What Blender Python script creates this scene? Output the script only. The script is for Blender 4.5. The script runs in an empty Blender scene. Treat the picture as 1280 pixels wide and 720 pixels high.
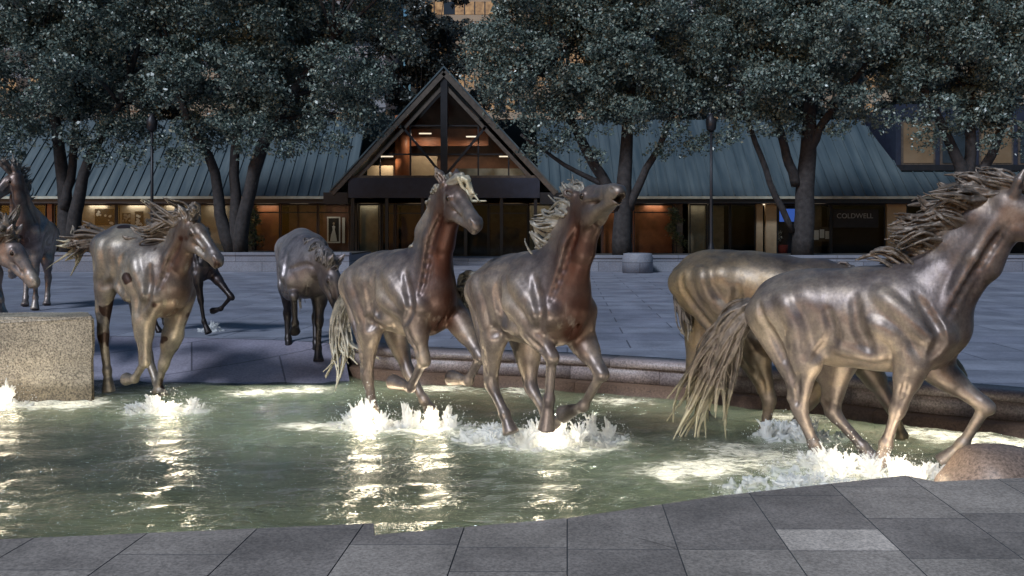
import bpy, bmesh, math, random
import numpy as np
from mathutils import Vector, Matrix

# ------------------------------------------------------------------ camera, sky, sun, exposure
scene = bpy.context.scene
COL = scene.collection
R = math.radians
cam_data = bpy.data.cameras.new("camera")
cam = bpy.data.objects.new("camera", cam_data)
COL.objects.link(cam)
cam.location = (0, 0, 1.65)
cam.rotation_euler = (R(90), 0, 0)
cam_data.sensor_width = 36.0
cam_data.lens = 36.0 * 1100 / 1280
cam_data.shift_y = -70 / 1280
cam_data.clip_end = 2000
scene.camera = cam

SUN_EL, SUN_AZ = R(42), R(215)          # soft evening light from behind and left of the camera
world = bpy.data.worlds.new("World")
scene.world = world
world.use_nodes = True
wn = world.node_tree.nodes
wl = world.node_tree.links
bg = wn["Background"]
sky = wn.new("ShaderNodeTexSky")
sky.sky_type = 'NISHITA'
sky.sun_disc = False
sky.sun_elevation = R(2.5)
sky.sun_rotation = SUN_AZ
sky.ozone_density = 3.0
wl.new(sky.outputs[0], bg.inputs[0])
bg.inputs[1].default_value = 0.12

sun_data = bpy.data.lights.new("sun", 'SUN')
sun = bpy.data.objects.new("sun", sun_data)
COL.objects.link(sun)
sun_data.energy = 1.5
sun_data.angle = R(10)
sun_data.color = (0.80, 0.88, 1.0)
sdir = Vector((math.sin(SUN_AZ) * math.cos(SUN_EL), math.cos(SUN_AZ) * math.cos(SUN_EL), math.sin(SUN_EL)))
sun.rotation_euler = sdir.to_track_quat('Z', 'Y').to_euler()
sun.location = (0, -10, 30)

scene.view_settings.view_transform = 'Standard'
scene.view_settings.look = 'None'
scene.view_settings.exposure = 0.9
scene.view_settings.gamma = 1.0
scene.view_settings.use_curve_mapping = False
scene.render.engine = 'CYCLES'
scene.cycles.max_bounces = 7
scene.cycles.transmission_bounces = 5
scene.cycles.transparent_max_bounces = 12
scene.cycles.caustics_refractive = False
scene.cycles.caustics_reflective = False
scene.cycles.sample_clamp_indirect = 3.0
scene.cycles.use_denoising = True

# ------------------------------------------------------------------ helpers
def tag(o, label=None, cat=None, group=None, kind=None):
    if label: o['label'] = label
    if cat: o['category'] = cat
    if group: o['group'] = group
    if kind: o['kind'] = kind
    return o

def thing(name, label, cat, loc=(0, 0, 0), rz=0.0, group=None):
    o = bpy.data.objects.new(name, None)
    o.empty_display_size = 0.3
    COL.objects.link(o)
    o.location = loc
    o.rotation_euler = (0, 0, rz)
    return tag(o, label, cat, group)

def mesh_fast(name, verts, faces, mat=None, smooth=False, parent=None, attrs=None):
    """verts Nx3 array, faces MxK int array (all the same K)"""
    me = bpy.data.meshes.new(name)
    verts = np.asarray(verts, dtype=np.float32)
    faces = np.asarray(faces, dtype=np.int32)
    n, m, k = len(verts), len(faces), faces.shape[1]
    me.vertices.add(n)
    me.vertices.foreach_set("co", verts.ravel())
    me.loops.add(m * k)
    me.loops.foreach_set("vertex_index", faces.ravel())
    me.polygons.add(m)
    me.polygons.foreach_set("loop_start", np.arange(0, m * k, k, dtype=np.int32))
    me.polygons.foreach_set("loop_total", np.full(m, k, dtype=np.int32))
    me.update(calc_edges=True)
    if smooth:
        me.polygons.foreach_set("use_smooth", np.ones(m, dtype=bool))
    for an, av in (attrs or {}).items():
        a = me.attributes.new(an, 'FLOAT', 'POINT')
        a.data.foreach_set("value", np.asarray(av, dtype=np.float32))
    o = bpy.data.objects.new(name, me)
    COL.objects.link(o)
    if mat: me.materials.append(mat)
    if parent: o.parent = parent
    return o

class MB:
    """collects simple solids and links them as ONE mesh object"""
    def __init__(self):
        self.v, self.f, self.s = [], [], []
    def add(self, vs, fs, smooth=False):
        b = len(self.v)
        self.v += [tuple(x) for x in vs]
        self.f += [tuple(b + i for i in f) for f in fs]
        self.s += [smooth] * len(fs)
    def box(self, x0, x1, y0, y1, z0, z1):
        self.add([(x0, y0, z0), (x1, y0, z0), (x1, y1, z0), (x0, y1, z0), (x0, y0, z1), (x1, y0, z1), (x1, y1, z1), (x0, y1, z1)],
                 [(0, 3, 2, 1), (4, 5, 6, 7), (0, 1, 5, 4), (1, 2, 6, 5), (2, 3, 7, 6), (3, 0, 4, 7)])
    def bar(self, a, b, w, h, up=(0, 0, 1)):
        a, b = Vector(a), Vector(b)
        d = (b - a).normalized()
        s = d.cross(Vector(up))
        if s.length < 1e-4: s = d.cross(Vector((1, 0, 0)))
        s.normalize()
        u = s.cross(d)
        vs = []
        for p in (a, b):
            for i, j in ((-1, -1), (1, -1), (1, 1), (-1, 1)):
                vs.append(p + s * (i * w / 2) + u * (j * h / 2))
        self.add(vs, [(0, 3, 2, 1), (4, 5, 6, 7), (0, 1, 5, 4), (1, 2, 6, 5), (2, 3, 7, 6), (3, 0, 4, 7)])
    def tube(self, pts, rads, n=8, flat=1.0, ref=(0.3, 0.9, 0.2)):
        pts = [Vector(p) for p in pts]
        b = len(self.v)
        for i, p in enumerate(pts):
            d = (pts[min(i + 1, len(pts) - 1)] - pts[max(i - 1, 0)])
            d = d.normalized() if d.length > 1e-9 else Vector((0, 0, 1))
            s = d.cross(Vector(ref))
            if s.length < 1e-3: s = d.cross(Vector((1, 0, 0)))
            s.normalize()
            u = s.cross(d)
            for k in range(n):
                a = 2 * math.pi * k / n
                self.v.append(tuple(p + s * (math.cos(a) * rads[i]) + u * (math.sin(a) * rads[i] * flat)))
        for i in range(len(pts) - 1):
            for k in range(n):
                self.f.append((b + i * n + k, b + i * n + (k + 1) % n, b + (i + 1) * n + (k + 1) % n, b + (i + 1) * n + k))
                self.s.append(True)
        self.f.append(tuple(b + k for k in reversed(range(n)))); self.s.append(False)
        e = b + (len(pts) - 1) * n
        self.f.append(tuple(e + k for k in range(n))); self.s.append(False)
    def lathe(self, prof, cx=0, cy=0, n=16):
        b = len(self.v)
        for r, z in prof:
            for k in range(n):
                a = 2 * math.pi * k / n
                self.v.append((cx + r * math.cos(a), cy + r * math.sin(a), z))
        for i in range(len(prof) - 1):
            for k in range(n):
                self.f.append((b + i * n + k, b + i * n + (k + 1) % n, b + (i + 1) * n + (k + 1) % n, b + (i + 1) * n + k))
                self.s.append(True)
        self.f.append(tuple(b + k for k in reversed(range(n)))); self.s.append(False)
        e = b + (len(prof) - 1) * n
        self.f.append(tuple(e + k for k in range(n))); self.s.append(False)
    def build(self, name, mat, parent=None, bevel=0.0):
        me = bpy.data.meshes.new(name)
        me.from_pydata(self.v, [], self.f)
        me.polygons.foreach_set("use_smooth", self.s)
        me.update()
        if bevel:
            bm = bmesh.new(); bm.from_mesh(me)
            bmesh.ops.bevel(bm, geom=bm.edges[:], offset=bevel, segments=2, affect='EDGES', profile=0.6)
            bm.to_mesh(me); bm.free()
        o = bpy.data.objects.new(name, me)
        COL.objects.link(o)
        if mat: me.materials.append(mat)
        if parent: o.parent = parent
        return o

def boxobj(name, b, mat, parent=None, bevel=0.0):
    m = MB(); m.box(*b)
    return m.build(name, mat, parent, bevel)

# ------------------------------------------------------------------ materials
class NT:
    def __init__(self, name):
        self.m = bpy.data.materials.new(name)
        self.m.use_nodes = True
        self.t = self.m.node_tree
        self.p = self.t.nodes["Principled BSDF"]
        self.out = self.t.nodes["Material Output"]
    def n(self, ty, **kw):
        x = self.t.nodes.new(ty)
        for k, v in kw.items():
            if k.startswith('_'): setattr(x, k[1:], v)
            else: x.inputs[k.replace('__', ' ')].default_value = v
        return x
    def l(self, a, b): self.t.links.new(a, b)
    def coord(self, kind='Object', scale=(1, 1, 1), rot=(0, 0, 0)):
        tc = self.n("ShaderNodeTexCoord"); mp = self.n("ShaderNodeMapping")
        mp.inputs['Scale'].default_value = scale; mp.inputs['Rotation'].default_value = rot
        self.l(tc.outputs[kind], mp.inputs[0])
        return mp.outputs[0]
    def noise(self, vec, scale, detail=4, rough=0.55):
        x = self.n("ShaderNodeTexNoise"); x.inputs['Scale'].default_value = scale
        x.inputs['Detail'].default_value = detail; x.inputs['Roughness'].default_value = rough
        self.l(vec, x.inputs['Vector'])
        return x.outputs[0]
    def ramp(self, fac, stops):
        x = self.n("ShaderNodeValToRGB")
        e = x.color_ramp.elements
        while len(e) < len(stops): e.new(0.5)
        for el, (p, c) in zip(e, stops):
            el.position = p; el.color = (*c, 1) if len(c) == 3 else c
        self.l(fac, x.inputs[0])
        return x.outputs[0]
    def mix(self, fac, a, b, mode='MIX'):
        x = self.n("ShaderNodeMix", _data_type='RGBA', _blend_type=mode)
        for s, v in ((x.inputs[0], fac), (x.inputs[6], a), (x.inputs[7], b)):
            if isinstance(v, (int, float)): s.default_value = v
            elif isinstance(v, tuple): s.default_value = (*v, 1)
            else: self.l(v, s)
        return x.outputs[2]
    def math(self, op, a, b=None):
        x = self.n("ShaderNodeMath", _operation=op)
        for s, v in ((x.inputs[0], a), (x.inputs[1], b)):
            if v is None: continue
            if isinstance(v, (int, float)): s.default_value = v
            else: self.l(v, s)
        return x.outputs[0]
    def bump(self, h, strength=0.3, dist=0.02, prev=None):
        x = self.n("ShaderNodeBump"); x.inputs['Strength'].default_value = strength; x.inputs['Distance'].default_value = dist
        self.l(h, x.inputs['Height'])
        if prev is not None: self.l(prev, x.inputs['Normal'])
        return x.outputs[0]
    def set(self, **kw):
        for k, v in kw.items():
            s = self.p.inputs[k.replace('__', ' ')]
            if isinstance(v, (int, float)): s.default_value = v
            elif isinstance(v, tuple): s.default_value = (*v, 1) if len(v) == 3 else v
            else: self.l(v, s)
        return self

def simple(name, c, rough=0.6, metal=0.0, var=0.25, scale=3.0, bump=0.0, emit=None, es=0.0):
    t = NT(name)
    v = t.coord()
    nz = t.noise(v, scale, 5)
    lo = tuple(x * (1 - var) for x in c); hi = tuple(min(1, x * (1 + var)) for x in c)
    t.set(Base__Color=t.ramp(nz, [(0.3, lo), (0.7, hi)]), Roughness=rough, Metallic=metal)
    if bump:
        t.set(Normal=t.bump(t.noise(v, scale * 8, 4), bump, 0.01))
    if emit:
        t.set(Emission__Color=emit, Emission__Strength=es)
    return t.m

def granite(name, c, speck=0.5, scale=60, rough=0.55, joint=None, var=0.2, attr=None, damp=None, stain=0.0):
    """speckled stone; joint=(width, height, rotation) adds cut joints"""
    t = NT(name)
    v = t.coord()
    big = t.noise(v, 1.3, 4)
    sp = t.noise(v, scale, 3, 0.7)
    c1 = t.ramp(sp, [(0.34, tuple(x * (1 - speck) for x in c)), (0.5, c), (0.68, tuple(min(1, x * (1 + speck)) for x in c))])
    c2 = t.mix(1.0, c1, t.ramp(big, [(0.25, (1 - var,) * 3), (0.75, (1 + var * .5,) * 3)]), 'MULTIPLY')
    nb = t.bump(sp, 0.25, 0.004)
    if attr:
        a = t.n("ShaderNodeAttribute"); a.attribute_name = attr
        c2 = t.mix(1.0, c2, t.ramp(a.outputs['Fac'], [(0.0, (0.72, 0.72, 0.74)), (0.8, (1.1, 1.1, 1.1)), (1.0, (1.6, 1.6, 1.6))]), 'MULTIPLY')
    if joint:
        w, hgt, rot = joint
        v2 = t.coord('Object', rot=rot)
        br = t.n("ShaderNodeTexBrick", Scale=1.0)
        br.inputs['Brick Width'].default_value = w; br.inputs['Row Height'].default_value = hgt
        br.inputs['Mortar Size'].default_value = 0.012; br.inputs['Mortar Smooth'].default_value = 0.1
        br.inputs['Color1'].default_value = (0.85, 0.85, 0.87, 1); br.inputs['Color2'].default_value = (1.1, 1.1, 1.08, 1)
        br.inputs['Mortar'].default_value = (0.35, 0.35, 0.36, 1)
        t.l(v2, br.inputs['Vector'])
        c2 = t.mix(1.0, c2, br.outputs[0], 'MULTIPLY')
        nb = t.bump(br.outputs['Fac'], -0.6, 0.01, nb)
    if stain:
        s1 = t.noise(v, 0.9, 6, 0.65); s2 = t.noise(v, 5.0, 5, 0.7)
        c2 = t.mix(1.0, c2, t.ramp(s1, [(0.42, (1 - stain,) * 3), (0.58, (1.06,) * 3)]), 'MULTIPLY')
        c2 = t.mix(1.0, c2, t.ramp(s2, [(0.30, (1 - stain * .8,) * 3), (0.42, (1.0,) * 3)]), 'MULTIPLY')
    if damp is not None:          # water mark: stone stays wet up to a ragged line
        sx_ = t.n("ShaderNodeSeparateXYZ"); t.l(v, sx_.inputs[0])
        w_ = t.math('ADD', sx_.outputs[2], t.math('MULTIPLY', t.noise(v, 4.0, 4), 0.25))
        wet = t.ramp(t.math('ADD', t.math('SUBTRACT', w_, damp), 0.5), [(0.5, (0.5, 0.47, 0.42)), (0.62, (1, 1, 1))])
        c2 = t.mix(1.0, c2, wet, 'MULTIPLY')
    t.set(Base__Color=c2, Roughness=rough, Normal=nb)
    return t.m

def m_bronze(name, base=(0.20, 0.163, 0.145), tan=(0.37, 0.30, 0.235), dark=(0.05, 0.038, 0.035), spots=False, dk=0.0):
    t = NT(name)
    v = t.coord()
    n1 = t.noise(v, 2.3, 6, 0.62)
    c = t.ramp(n1, [(0.30, tuple(x * 0.38 for x in base)), (0.47, base), (0.64, tan)])
    n2 = t.noise(v, 1.5, 3, 0.5)
    c = t.mix(t.ramp(n2, [(0.50, (0, 0, 0)), (0.72, (0.75, 0.75, 0.75))]), c, (0.085, 0.07, 0.085))
    st = t.noise(t.coord(scale=(7, 7, 2.2)), 1.0, 6, 0.7)
    c = t.mix(t.math('MULTIPLY', t.ramp(st, [(0.48, (0, 0, 0)), (0.66, (1, 1, 1))]), 0.34), c, dark)
    if spots:
        sp = t.noise(v, 3.6, 2, 0.4)
        c = t.mix(t.ramp(sp, [(0.62, (0, 0, 0)), (0.66, (1, 1, 1))]), c, (0.04, 0.02, 0.015))
    a = t.n("ShaderNodeAttribute"); a.attribute_name = "stain"
    drip = t.noise(t.coord(scale=(10, 10, 2.2)), 1.0, 4, 0.6)
    sm = t.math('MULTIPLY', t.ramp(drip, [(0.27, (0, 0, 0)), (0.42, (1, 1, 1))]), a.outputs['Fac'])
    c = t.mix(sm, c, (0.055, 0.016, 0.008))
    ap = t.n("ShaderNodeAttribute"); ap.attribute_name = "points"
    c = t.mix(ap.outputs['Fac'], c, (0.022, 0.017, 0.017))  # painted shade: vertex weight darkens legs and head
    fine = t.noise(v, 38, 4, 0.6)
    c = t.mix(0.35, c, t.ramp(fine, [(0.3, (0.45, 0.45, 0.45)), (0.7, (1.3, 1.3, 1.3))]), 'MULTIPLY')
    b = t.bump(t.noise(v, 9, 5, 0.6), 0.15, 0.02)
    b = t.bump(t.noise(t.coord(scale=(34, 34, 9)), 1.0, 3), 0.18, 0.008, b)
    t.set(Base__Color=c, Metallic=0.55, Roughness=t.ramp(n1, [(0.3, (0.35,) * 3), (0.7, (0.52,) * 3)]), Normal=b)
    return t.m

def m_hair(name, base=(0.15, 0.122, 0.10), tipc=(0.46, 0.41, 0.28)):
    t = NT(name)
    v = t.coord()
    g = t.noise(v, 9, 4, 0.6)
    c = t.ramp(g, [(0.32, tuple(x * 0.3 for x in base)), (0.50, base), (0.68, tuple(min(1, x * 1.35) for x in base))])
    a = t.n("ShaderNodeAttribute"); a.attribute_name = "tip"
    c = t.mix(t.math('MULTIPLY', a.outputs['Fac'], 0.85), c, tipc)
    t.set(Base__Color=c, Metallic=0.35, Roughness=0.5, Normal=t.bump(t.noise(v, 40, 3), 0.3, 0.006))
    return t.m
M = {}
M['bronze'] = m_bronze("grey_brown_bronze")
M['bronze_spot'] = m_bronze("spotted_bronze", (0.26, 0.225, 0.19), (0.40, 0.34, 0.26), spots=True)
M['bronze_dark'] = m_bronze("dark_bronze", (0.27, 0.235, 0.235), (0.36, 0.31, 0.30), (0.03, 0.022, 0.022))
M['bronze_black'] = m_bronze("blackened_bronze", (0.06, 0.05, 0.05), (0.11, 0.09, 0.085), (0.02, 0.016, 0.016))
M['bronze_pale'] = m_bronze("pale_pinkish_bronze", (0.38, 0.31, 0.28), (0.52, 0.45, 0.38))
M['bronze_gold'] = m_bronze("golden_bronze", (0.165, 0.13, 0.095), (0.28, 0.20, 0.115))
M['hair'] = m_hair("bronze_hair")
M['hair_light'] = m_hair("worn_bronze_hair", (0.24, 0.22, 0.185), (0.5, 0.45, 0.32))
M['hair_dark'] = m_hair("dark_bronze_hair", (0.10, 0.085, 0.08), (0.3, 0.26, 0.2))
M['eye'] = simple("polished_bronze_eye", (0.03, 0.02, 0.015), 0.15, 0.6)
M['plaza'] = granite("plaza_granite", (0.27, 0.28, 0.34), 0.15, 25, 0.5, (1.8, 0.9, (0, 0, R(3.6))), 0.3, stain=.22)
M['bank'] = granite("wet_granite_bank", (0.30, 0.28, 0.345), 0.25, 30, 0.35, (2.4, 1.2, (0, 0, R(-20))), 0.3)
M['paving'] = granite("grey_granite_paving", (0.36, 0.305, 0.26), 0.38, 60, 0.65, None, 0.25, 'tone', stain=.28)
M['joint'] = simple("dark_joint", (0.07, 0.07, 0.072), 0.9)
M['rim'] = granite("rim_granite", (0.25, 0.21, 0.21), 0.5, 45, 0.5, None, 0.3, 'tone')
M['ledge'] = granite("wet_brown_granite", (0.15, 0.095, 0.065), 0.4, 45, 0.3)
M['block'] = granite("tan_granite_block", (0.36, 0.31, 0.235), 0.75, 48, 0.6, damp=-.13, stain=.3)
M['boulder'] = granite("pink_brown_granite", (0.22, 0.155, 0.12), 0.5, 45, 0.5)
M['bedwall'] = granite("planter_granite", (0.20, 0.21, 0.25), 0.2, 25, 0.6, (2.2, 0.42, (R(90), 0, 0)), 0.2)
M['soil'] = simple("soil", (0.045, 0.04, 0.035), 0.95, 0, 0.4, 2)
M['poolfloor'] = granite("pool_floor_stone", (0.20, 0.20, 0.13), 0.35, 14, 0.7, (1.2, 0.6, (0, 0, R(20))), 0.3)
M['bark'] = simple("bark", (0.032, 0.029, 0.03), 0.9, 0, 0.5, 6, 0.8)
M['darkmetal'] = simple("dark_bronze_metal", (0.025, 0.025, 0.03), 0.45, 0.4)
M['frame'] = simple("black_window_frame", (0.018, 0.018, 0.022), 0.45, 0.2)
M['fascia'] = simple("navy_fascia", (0.02, 0.025, 0.045), 0.5)
M['gutter'] = simple("pale_gutter", (0.42, 0.43, 0.36), 0.5)
M['timber'] = simple("dark_timber", (0.085, 0.065, 0.05), 0.6, 0, 0.4, 5)
M['tanwall'] = simple("tan_plaster", (0.45, 0.36, 0.24), 0.8, 0, 0.12)
M['beige'] = simple("beige_curtain", (0.36, 0.33, 0.25), 0.9, 0, 0.2)
M['orange'] = simple("orange_wood_panel", (0.34, 0.12, 0.05), 0.5, 0, 0.3, 2)
M['brownwall'] = simple("brown_wall", (0.19, 0.09, 0.055), 0.7, 0, 0.3, 2)
M['darkroom'] = simple("dark_interior", (0.02, 0.02, 0.022), 0.8)
M['midroom'] = simple("dim_interior", (0.09, 0.075, 0.06), 0.8, 0, 0.4, 2)
M['white'] = simple("white_paint", (0.72, 0.72, 0.68), 0.6, 0, 0.08)
M['paper'] = simple("cream_paper", (0.44, 0.38, 0.29), 0.9, 0, 0.15, 1.5)
M['ink'] = simple("black_print", (0.025, 0.022, 0.02), 0.8)
M['screen'] = simple("blue_screen", (0.02, 0.05, 0.2), 0.3, emit=(0.10, 0.25, 1.0), es=0.25)
M['red'] = simple("red_cloth", (0.30, 0.05, 0.04), 0.8)
M['terracotta'] = simple("terracotta", (0.32, 0.11, 0.07), 0.8)
M['silver'] = simple("grey_lettering", (0.30, 0.31, 0.31), 0.5)
M['lamp'] = simple("lit_lens", (0.8, 0.8, 0.7), 0.3, emit=(1.0, 0.86, 0.62), es=2.0)
M['lens'] = simple("dim_lens", (0.7, 0.7, 0.6), 0.3, emit=(1.0, 0.86, 0.62), es=0.25)
M['ceillamp'] = simple("lit_ceiling_lamp", (0.8, 0.8, 0.7), 0.3, emit=(1.0, 0.82, 0.6), es=0.7)
M['tower_tan'] = simple("tan_stone_cladding", (0.36, 0.28, 0.20), 0.8, 0, 0.15, 0.4)
M['tower_grey'] = simple("grey_stone_cladding", (0.26, 0.26, 0.28), 0.8, 0, 0.15, 0.4)
M['winlit'] = simple("lit_office_window", (0.09, 0.07, 0.05), 0.4, 0, 0.5, 0.6, emit=(1.0, 0.62, 0.28), es=0.03)
def m_ribbon(name, thr):
    t = NT(name)
    br = t.n("ShaderNodeTexBrick", Scale=1.0); br.offset = 0.0
    br.inputs['Brick Width'].default_value = 1.5; br.inputs['Row Height'].default_value = 40; br.inputs['Mortar Size'].default_value = 0.09; br.inputs['Bias'].default_value = 0
    br.inputs['Color1'].default_value = (0, 0, 0, 1); br.inputs['Color2'].default_value = (1, 1, 1, 1); br.inputs['Mortar'].default_value = (0, 0, 0, 1)
    t.l(t.coord(rot=(R(90), 0, 0)), br.inputs['Vector'])
    lit = t.ramp(br.outputs[0], [(thr, (0, 0, 0)), (thr + .04, (1, 1, 1))])
    n = t.noise(t.coord(), 1.2, 4)
    lit = t.mix(1.0, lit, t.ramp(n, [(0.3, (0.25, 0.12, 0.04)), (0.7, (1.0, 0.60, 0.26))]), 'MULTIPLY')
    t.set(Base__Color=(0.02, 0.03, 0.045), Roughness=0.15, Emission__Color=lit, Emission__Strength=0.26)
    return t.m
M['ribbonlit'] = m_ribbon("lit_ribbon_window", .35)
M['ribbondark'] = m_ribbon("dark_ribbon_window", .86)
M['windark'] = simple("dark_office_window", (0.02, 0.03, 0.045), 0.12)

def m_roof():
    t = NT("standing_seam_steel")
    v = t.coord()
    n1 = t.noise(v, 0.35, 4, 0.6)
    st = t.noise(t.coord(scale=(2.6, .25, .25)), 1.0, 3)
    c = t.mix(0.6, t.ramp(n1, [(0.3, (0.045, 0.072, 0.088)), (0.7, (0.09, 0.125, 0.14))]), t.ramp(st, [(0.3, (0.035, 0.058, 0.074)), (0.7, (0.14, 0.175, 0.185))]))
    t.set(Base__Color=c, Metallic=0.25, Roughness=0.5)
    return t.m
M['roof'] = m_roof()

def m_leaf(name, a, b, c):
    t = NT(name)
    g = t.n("ShaderNodeNewGeometry")
    col = t.ramp(g.outputs['Random Per Island'], [(0.0, a), (0.55, b), (1.0, c)])
    t.set(Base__Color=col, Roughness=0.36)
    t.p.inputs['Specular IOR Level'].default_value = 0.6
    return t.m
M['leaf'] = m_leaf("live_oak_leaves", (0.040, 0.066, 0.060), (0.12, 0.166, 0.148), (0.25, 0.305, 0.26))
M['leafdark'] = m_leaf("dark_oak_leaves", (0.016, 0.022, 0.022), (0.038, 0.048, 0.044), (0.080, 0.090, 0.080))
M['houseplant'] = m_leaf("house_plant_leaves", (0.03, 0.05, 0.02), (0.08, 0.11, 0.04), (0.16, 0.18, 0.08))

def m_glass():
    t = NT("shop_glass")
    gl = t.n("ShaderNodeBsdfGlossy"); gl.inputs['Roughness'].default_value = 0.03; gl.inputs['Color'].default_value = (0.8, 0.85, 0.9, 1)
    tr = t.n("ShaderNodeBsdfTransparent"); tr.inputs['Color'].default_value = (0.82, 0.84, 0.84, 1)
    fr = t.n("ShaderNodeFresnel"); fr.inputs['IOR'].default_value = 1.22
    mx = t.n("ShaderNodeMixShader")
    t.l(fr.outputs[0], mx.inputs[0]); t.l(tr.outputs[0], mx.inputs[1]); t.l(gl.outputs[0], mx.inputs[2])
    t.l(mx.outputs[0], t.out.inputs[0])
    return t.m
M['glass'] = m_glass()

def m_water():
    t = NT("fountain_water")
    v = t.coord(scale=(0.8, 1.9, 1.0))
    r1 = t.noise(v, 3.2, 3, 0.5); r2 = t.noise(v, 8.0, 2, 0.5); r3 = t.noise(v, 23.0, 2, 0.5)
    b = t.bump(r1, 1.0, 0.06); b = t.bump(r2, 1.0, 0.05, b); b = t.bump(r3, 1.0, 0.05, b)
    t.set(Base__Color=(0.52, 0.68, 0.58), Roughness=0.04, IOR=1.36, Transmission__Weight=1.0, Normal=b)
    df = t.n("ShaderNodeBsdfDiffuse"); t.l(b, df.inputs['Normal'])
    tl = t.n("ShaderNodeBsdfTranslucent")
    a = t.n("ShaderNodeAttribute"); a.attribute_name = "churn"
    # aerated white water where it is churned, broken up by noise
    fo = t.noise(t.coord(scale=(5, 11, 5)), 1.0, 6, 0.7)
    fm = t.ramp(t.math('ADD', fo, t.math('MULTIPLY', a.outputs['Fac'], 0.40)), [(0.60, (0, 0, 0)), (0.88, (1, 1, 1))])
    col = t.mix(fm, (0.21, 0.275, 0.21), (0.82, 0.84, 0.80))
    t.l(col, df.inputs['Color'])
    cl = t.noise(t.coord(scale=(2.2, 7.0, 1.0)), 2.2, 6, 0.7)          # streaky noise painted in to break the lamp glow like caustics
    t.l(t.mix(1.0, col, t.ramp(cl, [(0.36, (0.5, 0.52, 0.5)), (0.62, (1.2, 1.16, 1.06))]), 'MULTIPLY'), tl.inputs['Color'])
    m0 = t.n("ShaderNodeMixShader"); m0.inputs[0].default_value = 0.5
    t.l(df.outputs[0], m0.inputs[1]); t.l(tl.outputs[0], m0.inputs[2])
    gl = t.n("ShaderNodeBsdfGlossy"); gl.inputs['Roughness'].default_value = 0.07; gl.inputs['Color'].default_value = (0.9, 0.95, 0.92, 1); t.l(b, gl.inputs['Normal'])
    fr = t.n("ShaderNodeFresnel"); fr.inputs['IOR'].default_value = 1.9; t.l(b, fr.inputs['Normal'])
    mg = t.n("ShaderNodeMixShader"); t.l(fr.outputs[0], mg.inputs[0]); t.l(m0.outputs[0], mg.inputs[1]); t.l(gl.outputs[0], mg.inputs[2])
    mx = t.n("ShaderNodeMixShader")
    fac = t.math('MAXIMUM', 0.40, t.math('MULTIPLY', fm, 0.95))
    t.l(fac, mx.inputs[0]); t.l(t.p.outputs[0], mx.inputs[1]); t.l(mg.outputs[0], mx.inputs[2])
    t.l(mx.outputs[0], t.out.inputs[0])
    return t.m
M['water'] = m_water()

def m_splash():
    t = NT("white_water")
    t.set(Base__Color=(0.86, 0.87, 0.87), Roughness=0.25, IOR=1.33)
    tl = t.n("ShaderNodeBsdfTranslucent"); tl.inputs['Color'].default_value = (0.9, 0.9, 0.88, 1)
    tr = t.n("ShaderNodeBsdfTransparent"); tr.inputs['Color'].default_value = (0.95, 0.96, 0.97, 1)
    m1 = t.n("ShaderNodeMixShader"); m1.inputs[0].default_value = 0.40
    t.l(t.p.outputs[0], m1.inputs[1]); t.l(tl.outputs[0], m1.inputs[2])
    m2 = t.n("ShaderNodeMixShader"); m2.inputs[0].default_value = 0.42
    t.l(m1.outputs[0], m2.inputs[1]); t.l(tr.outputs[0], m2.inputs[2])
    t.l(m2.outputs[0], t.out.inputs[0])
    return t.m
M['splash'] = m_splash()
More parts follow.
